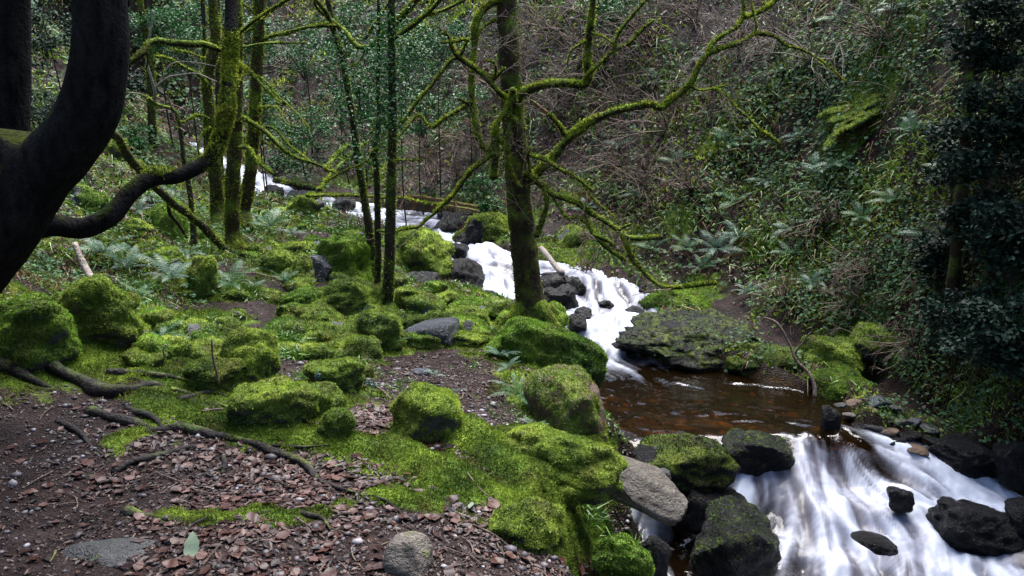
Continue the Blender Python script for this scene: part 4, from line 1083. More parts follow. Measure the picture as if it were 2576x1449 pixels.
simple_tree('far_tree', 'dim thin tree at the upper left among holly', (515, 470), dA([(1020, -20), (1030, 150), (1035, 400), (1040, 700), (1035, 880)]), [10, 11, 12, 13, 14], [], seed=18, Y=14, moss_dens=.6)
simple_tree('far_tree', 'thin far trunk between the paired trunks', (560, 480), dA([(1095, 0), (1100, 200), (1100, 500), (1115, 900)]), [12, 13, 14, 15], [(vA, [(1100, 300), (1020, 290), (940, 260), (850, 250)], 10, 6, 0, 0)], seed=19, Y=13, moss_dens=.7)
# leaning sapling with bleached dead top
base = G(490, 622)
t = thing('leaning_sapling', 'thin grey sapling with bleached dead twigs, leaning by the upright mossy stone', 'tree', base); ml = []
q = path(vA, [(735, 480), (790, 525), (870, 550), (900, 600), (915, 700), (930, 830), (955, 950), (970, 1100), (980, 1240), (985, 1270)], base[1], base[1]); q[-1] = base + (0, 0, -.05)
limb('trunk', t, q, wid(q, 14, 34), MAT['bark_thin'], 10, .04, .25, 9, 4, ml, dens=.4, origin=base)
for pp, w0, w1 in (([(780, 500), (780, 460), (765, 400), (740, 320), (735, 260), (750, 190), (770, 60)], 18, 8), ([(785, 440), (830, 400), (900, 385), (1000, 370), (1100, 410)], 12, 5), ([(800, 420), (860, 330), (960, 310), (1090, 330)], 8, 4), ([(930, 385), (945, 330), (960, 280)], 8, 4), ([(870, 550), (850, 490), (845, 450)], 10, 5), ([(740, 490), (700, 475), (650, 470)], 10, 6), ([(905, 640), (940, 660), (930, 630)], 7, 4)):
    q = path(vA, pp, base[1], base[1] - .2)
    limb('branch', t, q, wid(q, w0, w1), MAT['twig_pale'], 7, .03, .2, 10, 3, origin=base, wob=.02)
finish_moss(t, ml, MAT['moss_branch'], base, 3, .5)

# ------------------------------------------------------------------ the dark beech at left with its low limb and roots
bb = np.array((-3.45, 3.9, 0)); bb[2] = hz(bb[0], bb[1])
bt = thing('beech_tree', 'huge dark smooth-barked tree filling the upper left with curving limbs and roots', 'tree', bb); ml = []
BYp = 3.75
q = np.array([bb + (0, .05, -.3), PY(-300, 800, BYp), PY(-140, 640, BYp), PY(-5, 490, BYp - .02), PY(75, 380, BYp)])
limb('trunk', bt, q, np.array([.46, .36, .29, .25, .17]), MAT['bark_beech'], 28, .04, .06, 3, 1, None, origin=bb)
q = path(vA, [(60, 1100), (180, 900), (330, 740), (430, 590), (485, 430), (508, 200), (500, 0), (470, -300), (380, -700)], BYp, BYp - .1)
limb('limb', bt, q, wid(q, 330, 230), MAT['bark_beech'], 24, .04, .07, 4, 2, None, origin=bb)
q = path(vA, [(0, 1200), (20, 900), (35, 600), (50, 300), (55, 0), (40, -400), (0, -900)], BYp + .15, BYp + .3)
limb('limb', bt, q, wid(q, 230, 150), MAT['bark_beech'], 20, .05, .06, 4, 3, None, origin=bb)
q = path(vA, [(-40, 1180), (120, 1160), (270, 1135), (420, 1150), (560, 1085), (640, 990), (720, 920), (800, 890), (900, 885), (1000, 840), (1075, 770), (1125, 650), (1148, 500), (1160, 300), (1165, 150), (1165, 0), (1160, -300), (1150, -700)], BYp + .2, 5.0)
low_limb = limb('limb', bt, q, np.array([w * .499 * .5 / ppm(p) for w, p in zip([150, 125, 115, 105, 98, 90, 85, 86, 76, 72, 70, 70, 68, 66, 64, 60, 56, 40], q)]), MAT['bark_beech'], 20, .03, .1, 6, 4, None, origin=bb)
qm = q[9:15]; Vm, Fm = tube(qm, np.array([30, 33, 36, 37, 36, 33]) * .499 / np.array([ppm(p) for p in qm]), 18, .03, .35, 8, 5)
link('moss_sleeve', mesh_data('moss_sleeve', Vm - bb, Fm), low_limb, MAT['bark_green']); ml.append((Vm, Fm[0], 1.6, 1.3))
qm = q[6:9]; Vm, Fm = tube(qm + (0, 0, .012), np.array([24, 42, 24]) * .499 / np.array([ppm(p) for p in qm]), 14, .03, .4, 9, 6)
link('moss_sleeve', mesh_data('moss_sleeve', Vm - bb, Fm), low_limb, MAT['bark_green']); ml.append((Vm, Fm[0], 1.0, 1.0))
for i, (pp, w0, w1, d0, d1) in enumerate([([(1150, 260), (1110, 252), (1040, 220), (950, 220), (850, 213), (800, 200), (750, 212), (720, 260), (650, 312), (600, 330)], 28, 34, 4.9, 4.5), ([(735, 235), (745, 300), (735, 350)], 14, 8, 4.6, 4.6), ([(1185, 300), (1230, 345), (1262, 372)], 24, 26, 4.9, 4.8), ([(1262, 372), (1330, 400), (1390, 480), (1480, 560), (1560, 650)], 9, 4, 4.8, 4.8), ([(1180, 190), (1250, 130), (1330, 75), (1440, 5), (1500, -40)], 16, 14, 4.95, 4.7), ([(1262, 372), (1215, 390), (1200, 440)], 10, 6, 4.8, 4.7)]):
    q = path(vA, pp, d0, d1)
    limb('branch', bt, q, wid(q, w0, w1), MAT['bark_green'], 9, .03, .45, 12, 30 + i, ml, dens=1.3, wob=.01, origin=bb)
def ground_path(view, pts, lift=0.0):
    out = []
    for p in pts:
        g = G(*view(*p)); out.append(g + (0, 0, lift))
    return np.array(out)
ROOTS = [([(60, 380), (150, 440), (220, 490), (300, 560), (400, 610), (520, 640), (600, 618), (680, 602), (760, 620)], 80, 26), ([(-100, 500), (40, 520), (120, 580), (230, 610)], 90, 30), ([(400, 720), (480, 740), (600, 770), (680, 800), (800, 800), (900, 820), (1050, 840), (1150, 880), (1220, 920), (1330, 960), (1400, 1010), (1500, 1060), (1600, 1090)], 60, 24),
         ([(500, 992), (620, 952), (720, 910), (830, 885), (905, 902)], 30, 24), ([(560, 1165), (650, 1192), (800, 1200), (920, 1190), (1050, 1175), (1180, 1160), (1340, 1162)], 34, 30), ([(1340, 1170), (1440, 1195), (1485, 1245)], 24, 14), ([(780, 665), (850, 650), (930, 640), (1040, 662)], 26, 20), ([(480, 545), (600, 540), (700, 560), (800, 570), (920, 595)], 30, 22), ([(990, 920), (1000, 960), (980, 1000)], 26, 20), ([(780, 1245), (880, 1250), (1030, 1245)], 22, 14), ([(1480, 1200), (1560, 1190), (1700, 1170)], 20, 12), ([(560, 700), (640, 740), (720, 790)], 36, 26), ([(600, 480), (680, 500), (740, 495)], 20, 14), ([(760, 620), (860, 640), (980, 690), (1060, 750)], 18, 10), ([(640, 800), (760, 850), (880, 860)], 16, 10), ([(1150, 880), (1240, 870), (1360, 880), (1470, 870)], 16, 10), ([(300, 1010), (420, 1000), (500, 992)], 22, 16), ([(830, 885), (760, 960), (700, 1000)], 14, 9), ([(250, 760), (340, 800), (450, 900), (520, 980)], 26, 14), ([(1050, 1175), (1100, 1230), (1180, 1260)], 16, 9), ([(920, 1190), (860, 1240), (820, 1300)], 15, 9), ([(1600, 1090), (1720, 1130), (1840, 1190)], 18, 10), ([(1200, 1010), (1300, 1060), (1420, 1100)], 14, 9)]
for i, (pp, w0, w1) in enumerate(ROOTS):
    q = ground_path(vD, pp, .0); rr = wid(q, w0 * 1.2, w1 * 1.0, .5659) * np.random.default_rng(i).uniform(.75, 1.25, len(q)); q[1:-1, 2] -= rr[1:-1] * np.random.default_rng(i + 50).uniform(-.15, .75, len(q) - 2); rr[-1] *= .45; q[-1, 2] -= rr[-2] * .9; q[0, 2] -= rr[0] * .5
    limb('root', bt, q + np.stack([0 * rr, 0 * rr, rr * .42], 1), rr, MAT['root'], 12, .025, .7, 7, 70 + i, None, wob=.035, origin=bb)
finish_moss(bt, ml, MAT['moss_branch'], bb, 8, .55)
def shade_crown(parent, origin, lo, hi, n, mat, seed):  # leaves added above the frame, unseen, to shade the ground below
    r = np.random.default_rng(seed); k = 40
    cc = r.uniform(lo, hi, (k, 3)); ci = r.integers(k, size=n)
    P = cc[ci] + r.normal(0, .38, (n, 3)) * (1, 1, .4); P[:, 2] = np.maximum(P[:, 2], lo[2])
    L = r.uniform(.07, .13, n)
    V, Fs, rn = leafpairs(P, np.array((0, 0, 1.0)) + r.normal(0, .5, (n, 3)), L * 1.1, L * .66, r, .2)
    tag(link('crown', mesh_data('crown', V - np.asarray(origin), Fs, {'rnd': rn}, shade=False), parent, MAT[mat]), kind='stuff')

# ------------------------------------------------------------------ fallen wood
def fallen(name, label, view, pts, w0, w1, Y0, Y1, mat, unit=.499, mossd=0, cat='branch', seed=1, ground_=False, lump=.25):
    q = ground_path(view, pts, .01) if ground_ else path(view, pts, Y0, Y1)
    rr = wid(q, w0, w1, unit); c = q[-1].copy()
    V, Fs = tube(q, rr, 9, .03, lump, 9, seed, wob=.012)
    o = link(name, mesh_data(name, V - c, Fs), None, MAT[mat]); o.location = c
    tag(o, label, cat)
    if mossd: finish_moss(o, [(V, Fs[0], mossd, 1)], MAT['moss_branch'], c, seed, .4)
    return o
fd = lambda x, y: (x, y)
fallen('dead_branch', 'dark dead branch leaning from the beech down behind the low limb', vA, [(540, 650), (600, 700), (650, 790), (730, 880), (800, 960), (880, 1030), (960, 1090), (1050, 1170), (1150, 1270)], 45, 40, 6.5, 8.2, 'bark_thin', mossd=.5)
fallen('dead_branch', 'thin dark branch dropping from the leaning dead branch', vA, [(850, 1020), (860, 1080), (900, 1130), (940, 1200)], 22, 12, 7.6, 8.0, 'bark_thin')
fallen('broken_log', 'pale splintered log leaning on the shaded left bank', fd, [(188, 612), (205, 650), (222, 690), (236, 712)], 14, 20, 5.6, 5.4, 'twig_pale', 1.0, cat='log')
fallen('broken_log', 'orange broken log lying over the upper stream, upper of two', vB, [(390, 990), (470, 992), (560, 1005), (660, 1022), (785, 1045)], 16, 16, 12.3, 12.2, 'log_orange', mossd=.5, cat='log')
fallen('broken_log', 'orange broken log lying over the upper stream, lower of two', vB, [(400, 1005), (520, 1025), (640, 1040), (780, 1068)], 12, 14, 12.2, 12.0, 'log_orange', mossd=.3, cat='log')
fallen('mossy_pole', 'long thin mossy pole lying level behind the slim trees', vB, [(-90, 985), (0, 980), (120, 985), (240, 990), (390, 995)], 18, 12, 9.5, 12.0, 'bark_green', mossd=1, cat='log')
fallen('mossy_pole', 'mossy leaning pole rising behind the slim trees', vB, [(-30, 960), (60, 850), (150, 760), (260, 690)], 24, 12, 12.5, 13.5, 'bark_green', mossd=.8, cat='log')
fallen('mossy_pole', 'second mossy leaning pole on the far bank', vB, [(0, 860), (60, 780), (120, 730)], 26, 20, 13.6, 14.2, 'bark_green', mossd=.8, cat='log')
fallen('dead_log', 'grey dead log leaning on rocks right of the trunk', vB, [(1090, 1250), (1120, 1290), (1160, 1340), (1195, 1375)], 26, 30, 10.2, 9.5, 'twig_pale', cat='log')
fallen('dead_log', 'dark rotten log across the far stream', fd, [(690, 452), (730, 462), (770, 470), (815, 480)], 16, 14, 15.6, 15.2, 'bark_thin', 1.0, mossd=.3, cat='log')
fallen('bare_branch', 'bare curved branch standing at the pool edge below the ledge', fd, [(1920, 798), (1955, 815), (1985, 868), (2000, 905), (2030, 935), (2046, 965), (2050, 1000)], 5, 10, 6.9, 6.5, 'twig', 1.0)
fallen('bare_branch', 'short side shoot beside the bare curved branch', fd, [(2040, 835), (2020, 865), (2005, 880), (1995, 895)], 3, 7, 6.7, 6.75, 'twig', 1.0)
fallen('fallen_twig', 'pale long twig on the gravel near the bank edge', vE, [(690, 1175), (780, 1205), (850, 1240), (960, 1270), (1080, 1330)], 9, 11, 0, 0, 'twig_pale', .5659, ground_=True, cat='twig')
fallen('fallen_twig', 'forked twig running down to the bottom edge', vE, [(770, 1230), (850, 1270), (930, 1330), (1000, 1380), (1080, 1449)], 8, 12, 0, 0, 'twig', .5659, ground_=True, cat='twig')
fallen('fallen_twig', 'dark twig in the leaf hollow beside long mossy strip', vE, [(745, 1000), (790, 1060), (860, 1125)], 6, 6, 0, 0, 'twig', .5659, ground_=True, cat='twig')
fallen('fallen_twig', 'thin twig below the half-buried rock', vE, [(640, 1330), (720, 1360), (860, 1385)], 5, 5, 0, 0, 'twig', .5659, ground_=True, cat='twig')
fallen('standing_twig', 'brown twig stuck upright before the peaked boulder', vD, [(942, 400), (950, 470), (965, 540), (975, 590)], 8, 11, 3.95, 4.0, 'twig', .5659, cat='twig')
fallen('standing_twig', 'short pale twig curling up by the red leaf hollow', vD, [(740, 420), (726, 445), (735, 480)], 7, 10, 4.5, 4.5, 'twig_pale', .5659, cat='twig')
fallen('fallen_twig', 'dark twig across the mossy root mound', vD, [(900, 725), (960, 718), (1010, 712)], 8, 8, 0, 0, 'twig', .5659, ground_=True, cat='twig')
fallen('fallen_twig', 'thin twig slanting over the left gravel', vD, [(700, 1000), (780, 1030), (860, 1070), (960, 1090)], 5, 5, 0, 0, 'twig', .5659, ground_=True, cat='twig')
fallen('fallen_twig', 'stick lying across the far path', fd, [(600, 690), (640, 690), (690, 700), (720, 690)], 4, 3, 0, 0, 'twig', 1.0, ground_=True, cat='twig')
# ------------------------------------------------------------------ leaf materials
def mk_leaf(name, stops, rough=.5, spec=.4, tr=.25, patch=None):
    m = M(name, rough, spec)
    c = m.ramp(m.attr('rnd'), stops)
    if patch: c = m.mix(m.ramp(m.noise(patch[0], 3, .6), [(.42, 0.0), (.6, patch[2])]), c, patch[1])
    m.color(c)
    if tr: m.translucent(c, tr)
    return m.m
MAT['ivy'] = mk_leaf('ivy_leaf', [(0, (.008, .026, .010)), (.5, (.028, .078, .028)), (.85, (.065, .13, .055)), (1, (.11, .15, .08))], .6, .16, .2)
MAT['holly'] = mk_leaf('holly_leaf', [(0, (.006, .030, .008)), (.5, (.018, .088, .018)), (.9, (.045, .15, .03)), (1, (.06, .13, .04))], .45, .2, .15)
MAT['grassblade'] = mk_leaf('grass_blade', [(0, (.04, .08, .015)), (.45, (.10, .20, .03)), (.8, (.18, .30, .05)), (.92, (.22, .19, .07)), (1, (.34, .25, .12))], .45, .35, .3)
MAT['grassgreen'] = mk_leaf('fresh_grass_blade', [(0, (.03, .075, .012)), (.5, (.065, .15, .02)), (1, (.13, .24, .035))], .4, .4, .3)
MAT['straw'] = mk_leaf('dead_grass_blade', [(0, (.05, .024, .014)), (.5, (.12, .06, .035)), (1, (.24, .16, .10))], .7, .2, .2)
MAT['fern'] = mk_leaf('fern_frond', [(0, (.018, .06, .022)), (.5, (.05, .135, .05)), (.85, (.10, .21, .09)), (1, (.15, .26, .13))], .42, .45, .25)
MAT['fern_blue'] = mk_leaf('fern_frond_pale', [(0, (.03, .08, .045)), (.6, (.075, .15, .095)), (1, (.14, .22, .155))], .42, .5, .2)
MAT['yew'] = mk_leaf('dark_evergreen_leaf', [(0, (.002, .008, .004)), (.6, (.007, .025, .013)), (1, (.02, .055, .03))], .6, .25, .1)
MAT['deadleaf'] = mk_leaf('dead_leaf', [(0, (.010, .006, .006)), (.35, (.030, .013, .011)), (.65, (.046, .018, .012)), (.87, (.072, .030, .022)), (1, (.10, .052, .042))], .42, .25, .1)
MAT['litter_dark'] = mk_leaf('old_leaf_litter', [(0, (.018, .011, .009)), (.5, (.055, .034, .029)), (1, (.13, .088, .076))], .6, .35, 0)
MAT['pale_leaf'] = mk_leaf('pale_green_leaf', [(0, (.15, .20, .13)), (1, (.17, .22, .15))], .5, .3, .2)
MAT['spruce'] = mk_leaf('spruce_needle', [(0, (.025, .07, .055)), (.6, (.07, .13, .11)), (1, (.14, .20, .18))], .4, .4, 0)
MAT['pebble'] = mk_leaf('path_pebble', [(0, (.02, .016, .016)), (.5, (.055, .046, .05)), (.85, (.12, .105, .115)), (1, (.30, .29, .31))], .6, .4, 0)
MAT['bedstone'] = mk_leaf('stream_bed_pebble', [(0, (.03, .015, .006)), (.5, (.12, .055, .014)), (1, (.30, .16, .05))], .5, .3, 0)

# ------------------------------------------------------------------ where on the ground things show
def pix(P):
    d = P - CAM; f = d @ _fw; f = np.where(np.abs(f) < .2, .2, f)
    return 1288 + F * d[:, 0] / f, 724.5 - F * (d @ _up) / f, f
_px, _py, _pf = pix(TV)
view_ok = (_px > -500) & (_px < 3076) & (_py > -350) & (_py < 1800) & (_pf > 1.0)
face_ok = np.einsum('ij,ij->i', norm(CAM - TV), TN) > -.15
dry = smooth(.0, .12, _sd) * (TZ > water_z(tg.XY) - .02)
kpx2 = np.minimum((F / np.maximum(_pf, 1.5) * .3975) ** 2, 230 ** 2)
base_w = view_ok * face_ok * kpx2
TP3 = TV.copy()
n_patch = {k: fbm(TP3, sc, 3, sd_) for k, sc, sd_ in (('a', .9, 51), ('b', 1.3, 52), ('c', .8, 53), ('d', 1.7, 54), ('e', 2.6, 55))}
bankR = smooth(1.5, 2.6, TV[:, 0] + .22 * (TV[:, 1] - 6)) * smooth(5.0, 6.5, TV[:, 1])     # right bank
bankF = smooth(12.0, 14.0, TV[:, 1] + .5 * np.abs(TV[:, 0]))                                # far slopes
bankL = smooth(-2.3, -3.2, TV[:, 0]) * smooth(4.5, 6, TV[:, 1])
wild = np.clip(np.maximum(np.maximum(bankR, bankF), bankL * .8), 0, 1) * smooth(-.05, .15, TZ - water_z(tg.XY)) * dry
home = (1 - np.clip(np.maximum(bankR, bankF), 0, 1)) * dry

def strew(n, w, r):
    return sample_surface(TV, tg.Q, n, w, r)

def stuff(name, V, Fs, rn, mat, shade=False):
    o = link(name, mesh_data(name, V, Fs, {'rnd': rn}, shade=shade), None, MAT[mat] if isinstance(mat, str) else mat)
    return tag(o, kind='stuff')

r5 = np.random.default_rng(55)
UP = np.array((0, 0, 1.0))
def kscale(P, pxs, lo, hi):
    f = np.maximum((P - CAM) @ _fw, 1); return np.clip(pxs * f / (F * .3975), lo, hi)

def spots(lst, floor=.05):
    c = np.array([(*G(a, b), r_, k) for a, b, r_, k in lst]); out = np.full(len(TV), floor)
    for x, y, z, r_, k in c: out = np.maximum(out, k * np.exp(-((TV - (x, y, z)) ** 2).sum(1) / (r_ * r_)))
    return out
# moss creeps from each boulder onto the soil around it
for c_, rx_, ry_, rz_ in ROCKS:
    if c_[0] > 1.2 and c_[1] < 9 or c_[1] > 12: continue
    d_ = np.sqrt(((TV[:, 0] - c_[0]) / (rx_ * 1.35)) ** 2 + ((TV[:, 1] - c_[1]) / (ry_ * 1.35)) ** 2)
    Tmoss = np.maximum(Tmoss, .8 * (smooth(1.25, .75, d_) if c_[1] > 4.6 else smooth(.95, .7, d_)) * (np.abs(TV[:, 2] - c_[2]) < 1))
soil_ = spots([(650, 785, .45, 1), (560, 765, .35, 1), (730, 800, .4, 1), (980, 890, .4, 1), (1060, 930, .55, 1), (1150, 990, .4, 1), (1180, 1040, .3, .8), (800, 600, .5, 1), (690, 600, .4, .9), (600, 660, .3, .8), (420, 670, .25, .8), (380, 620, .3, .8), (1000, 820, .25, .9), (470, 850, .22, 1)], 0)
Tmoss = np.maximum(Tmoss, (.44 + .3 * fbm(TP3, 1.6, 3, 65)) * home * smooth(4.3, 5.0, TV[:, 1]) * smooth(13, 11.5, TV[:, 1]) * np.clip(1 - 1.2 * soil_, 0, 1))
Tmoss = Tmoss * np.where(home > .5, .75 + .5 * smooth(-.3, .4, fbm(TP3, 2.0, 3, 63)), 1)
ground.data.attributes['moss'].data.foreach_set('value', np.ascontiguousarray(Tmoss, dtype=np.float32))
# ---- moss carpet on the ground
mw = smooth(.40, .62, Tmoss + .5 * fbm(TP3, 8, 3, 61)) * dry
P, N = strew(215000, base_w * mw * (1 - .55 * wild), r5)
L = kscale(P, 1.7, .009, .05) * r5.uniform(.5, 1.5, len(P))
P = P + N * (.014 * smooth(-.2, .4, fbm(P, 14, 2, 64)))[:, None]
V, Fs, rn = tufts(P, N + UP * .4 + r5.normal(0, .5, P.shape), L, L * .8, r5)
tag(stuff('moss_carpet', V, Fs, rn, 'moss_ground'), 'bright green moss carpet over roots and stones of the left bank')

twigzone = np.zeros(len(TV))
for a_, b_, r_ in ((1450, 120, 1.9), (1620, 100, 1.6), (1560, 300, 1.4), (1420, 380, 1.0), (1650, 400, 1.1), (1600, 560, .9), (1800, 40, 1.3), (1120, 430, 1.2), (1280, 130, 1.4)):
    g_ = G(a_, b_); twigzone = np.maximum(twigzone, np.exp(-((TV - g_) ** 2).sum(1) / (r_ * r_)))
# ---- ground cover of the right bank and the far slopes
iv = wild * (.12 + .88 * smooth(-.05, .3, n_patch['a'] + .3 * n_patch['e'])) * (1 - .85 * twigzone)
P, N = strew(48000, base_w * iv, r5)
L = kscale(P, 3.6, .03, .13) * r5.uniform(.6, 1.4, len(P))
P = P + N * r5.uniform(.0, .16, (len(P), 1)); 
V, Fs, rn = leafpairs(P, N + UP * .5 + r5.normal(0, .45, P.shape), L, L * .95, r5, .12)
rn = np.clip(rn * .75 + .25 * np.tile(smooth(-.5, .5, fbm(P, .9, 2, 71)), 4), 0, 1)
stuff('ivy_cover', V, Fs, rn, 'ivy')
gw = wild * (1 - .6 * twigzone) * (.18 + smooth(-.15, .25, n_patch['b'] + .3 * n_patch['e'])) * smooth(20, 13, TV[:, 1])
P, N = strew(34000, base_w * gw, r5)
L = kscale(P, 13, .10, .34) * r5.uniform(.5, 1.3, len(P))
V, Fs, rn = blades(P, N * .7 + UP * .7 + r5.normal(0, .45, P.shape), L, kscale(P, 1.2, .006, .02), .6, r5, .55)
stuff('bank_grass', V, Fs, rn, 'grassblade')
P, N = strew(16000, base_w * wild * smooth(-.1, .3, n_patch['d']), r5)
L = kscale(P, 13, .12, .36) * r5.uniform(.5, 1.3, len(P))
V, Fs, rn = blades(P, N * .6 + UP * .2 + r5.normal(0, .5, P.shape), L, kscale(P, 1.1, .005, .02), .8, r5, .8)
stuff('dead_grass', V, Fs, rn, 'straw')
P, N = strew(60000, base_w * wild * (1 - .7 * twigzone) * smooth(-.05, .3, n_patch['c'] + .4 * n_patch['e']), r5)
L = kscale(P, 3.4, .02, .09) * r5.uniform(.6, 1.5, len(P))
V, Fs, rn = tufts(P, N + UP * .3 + r5.normal(0, .5, P.shape), L, L * .9, r5)
stuff('bank_moss', V, Fs, rn, 'moss')
P, N = strew(17000, base_w * wild * np.maximum(twigzone, smooth(.1, -.3, n_patch['a'])), r5)
L = kscale(P, 3.4, .03, .10) * r5.uniform(.6, 1.4, len(P))
V, Fs, rn = leafpairs(P + N * .02, N + r5.normal(0, .4, P.shape), L, L * .8, r5, .3)
stuff('bank_leaf_litter', V, Fs, rn, 'litter_dark')

P, N = strew(15000, base_w * home * smooth(4.6, 5.4, TV[:, 1]) * smooth(15, 12, TV[:, 1]) * np.clip(1 - 1.3 * soil_, 0, 1) * smooth(.0, .3, n_patch['e'] + .3 * n_patch['b']), r5)
L = kscale(P, 7.5, .05, .2) * r5.uniform(.5, 1.3, len(P))
V, Fs, rn = blades(P, N * .5 + UP + r5.normal(0, .5, P.shape), L, kscale(P, 1.5, .006, .03), .6, r5, .4)
stuff('low_grass', V, Fs, rn, 'grassgreen')
P, N = strew(5000, base_w * home * smooth(4.4, 5.4, TV[:, 1]) * np.clip(1 - .6 * soil_, 0, 1) * smooth(.05, .4, n_patch['d']), r5)
L = kscale(P, 4.5, .03, .09) * r5.uniform(.5, 1.3, len(P))
V, Fs, rn = leafquads(P + N * .012, N + r5.normal(0, .25, P.shape), L, L * .6, r5, .2)
stuff('bank_dead_leaves', V, Fs, rn, 'deadleaf')

# ---- leaf litter, pebbles and needles on the left bank
Tridge = smooth(.3, .6, ridge_amount(TV))
lw = home * smooth(.62, .25, Tmoss) * view_ok * face_ok * (.35 + .65 * smooth(-1.55, -.9, TV[:, 0]))
leaf_hot = spots([(470, 855, .22, 3), (440, 830, .2, 2), (900, 1100, .25, 3), (980, 1060, .2, 3), (1060, 1150, .3, 3.5), (1150, 1210, .25, 3), (1230, 1290, .2, 1.5), (1430, 1400, .25, 2.5), (1470, 1420, .2, 2.5), (420, 1100, .3, 1.6), (520, 1150, .4, 1.8), (650, 1180, .5, 1.6), (760, 1230, .4, 1.4), (330, 1180, .4, 1.2), (500, 1330, .5, 1.3), (640, 1380, .5, 1.0), (900, 1370, .4, .35), (1150, 1350, .4, .4), (720, 1090, .25, 1.8), (800, 1150, .3, 1.6), (960, 860, .3, .5), (1050, 920, .5, .4), (620, 690, .5, .6), (420, 650, .4, .6), (1300, 1130, .2, 1)], .07)
near = np.minimum(kpx2, 190 ** 2)
P, N = strew(5200, np.maximum(lw, .55 * home * view_ok * (leaf_hot > .9)) * (1 - Tridge) * leaf_hot * near, r5)
L = np.minimum(.016 + r5.gamma(2.0, .009, len(P)), .055)
V, Fs, rn = leafquads(P + N * r5.uniform(.002, .010, (len(P), 1)), N + r5.normal(0, .10, P.shape), L, L * r5.uniform(.38, .68, len(P)), r5, .16, curl=.10)
rn = np.clip(np.tile(r5.random(len(P)) ** 1.5, 7) * .85 + .3 * np.tile(fbm(P, 3, 2, 81), 7) + .08, 0, 1)
stuff('leaf_litter', V, Fs, rn, 'deadleaf')
P, N = strew(17000, lw * (1 - Tridge) * near * (.15 + smooth(-.2, .3, n_patch['d'])), r5)
L = r5.uniform(.008, .022, len(P))
V, Fs, rn = leafquads(P + N * .004, N + r5.normal(0, .3, P.shape), L, L * .6, r5, .3)
stuff('leaf_crumbs', V, Fs, rn, 'litter_dark')
P, N = strew(5600, lw * (1 - .9 * Tridge) * near * smooth(6.5, 4, TV[:, 1]) * (.2 + smooth(-.1, .4, n_patch['b'])), r5)
n = len(P); s = (r5.gamma(2.2, .0032, n) + .0025)[:, None]
O, OT = ICO[2][0][:12], None
bmx = bmesh.new(); bmesh.ops.create_icosphere(bmx, subdivisions=1, radius=1); O = np.array([v.co[:] for v in bmx.verts]); OT = np.array([[v.index for v in f.verts] for f in bmx.faces]); bmx.free()
def pebbles(P, s, r, flat=.6):
    n = len(P); sc = s[:, None, :] * r.uniform(.6, 1.3, (n, 1, 3)) * np.array((1, 1, flat))
    V = (O[None] * (1 + r.normal(0, .12, (n, len(O), 1)))) * sc + P[:, None, :]
    Fs = OT[None] + (np.arange(n) * len(O))[:, None, None]
    return V.reshape(-1, 3), [Fs.reshape(-1, 3)], np.repeat(r.random(n), len(O))
V, Fs, rn = pebbles(P + N * s * .2, s, r5)
stuff('path_gravel', V, Fs, rn, 'pebble', True)
under = view_ok * (_sd < -.12) * (TZ < water_z(tg.XY) - .10) * smooth(9.5, 7.5, TV[:, 1])
P, N = strew(2000, under * kpx2, r5); s = (r5.gamma(2.0, .013, len(P)) + .012)[:, None]
V, Fs, rn = pebbles(P, s, r5, .5)
stuff('stream_bed_gravel', V, Fs, rn, 'bedstone', True)

P, N = strew(26000, lw * kpx2 * (1 - Tridge), r5)
L = kscale(P, 2.2, .008, .05) * r5.uniform(.5, 1.6, len(P))
t_ = norm(np.cross(N, r5.normal(size=P.shape)))
V, Fs, rn = tufts(P + N * .004, t_ + N * r5.uniform(.0, .5, (len(P), 1)), L, L * r5.uniform(.15, .5, len(P)), r5)
stuff('needle_litter', V, Fs, rn, 'litter_dark')

P, N = strew(220, lw * near * smooth(6.5, 4, TV[:, 1]), r5); tws = []
for p_, n_ in zip(P, N):
    t_ = norm(np.cross(n_, r5.normal(size=3))); l_ = r5.uniform(.05, .22); b_ = np.cross(n_, t_) * r5.normal(0, .12)
    q_ = np.array([p_ + t_ * l_ * (u - .5) + b_ * l_ * math.sin(u * 3) for u in (0, .33, .66, 1)]); q_[:, 2] = ground_z(q_) + .008
    V, Fs = tube(q_, np.array([.0035, .003, .0025, .0015]) * r5.uniform(.7, 1.5), 4, l_ / 4, cap=False); tws.append((V, Fs, np.full(len(V), .5)))
V, Fs, rn = merge(tws); stuff('twig_litter', V, Fs, rn, 'twig')

# ---- single fallen leaves: those that show largest
def leaf_mesh(k, r):
    n = 9; t = np.linspace(0, 1, n); w = np.sin(np.pi * t ** .85) ** .8 * .34 * (1 + .08 * np.cos(t * 30)); w[0] = .015; w[-1] = .004
    c1, c2 = r.uniform(-.2, .25), r.uniform(.0, .22)
    z = c1 * (t - .5) ** 2 + .05 * np.sin(t * 7 + k)
    mid = np.stack([t - .5, .04 * np.sin(t * 3 + k), z], 1)
    lf = mid + np.stack([0 * t, w, c2 * w + .03 * np.sin(t * 19 + k)], 1); rt = mid + np.stack([0 * t, -w, c2 * w * r.uniform(.3, 1.3) + .03 * np.sin(t * 17 + 2 * k)], 1)
    V = np.vstack([mid, lf, rt]); i = np.arange(n - 1)
    Q = np.concatenate([np.stack([i, i + 1, n + i + 1, n + i], 1), np.stack([i, 2 * n + i, 2 * n + i + 1, i + 1], 1)])
    return V, Q
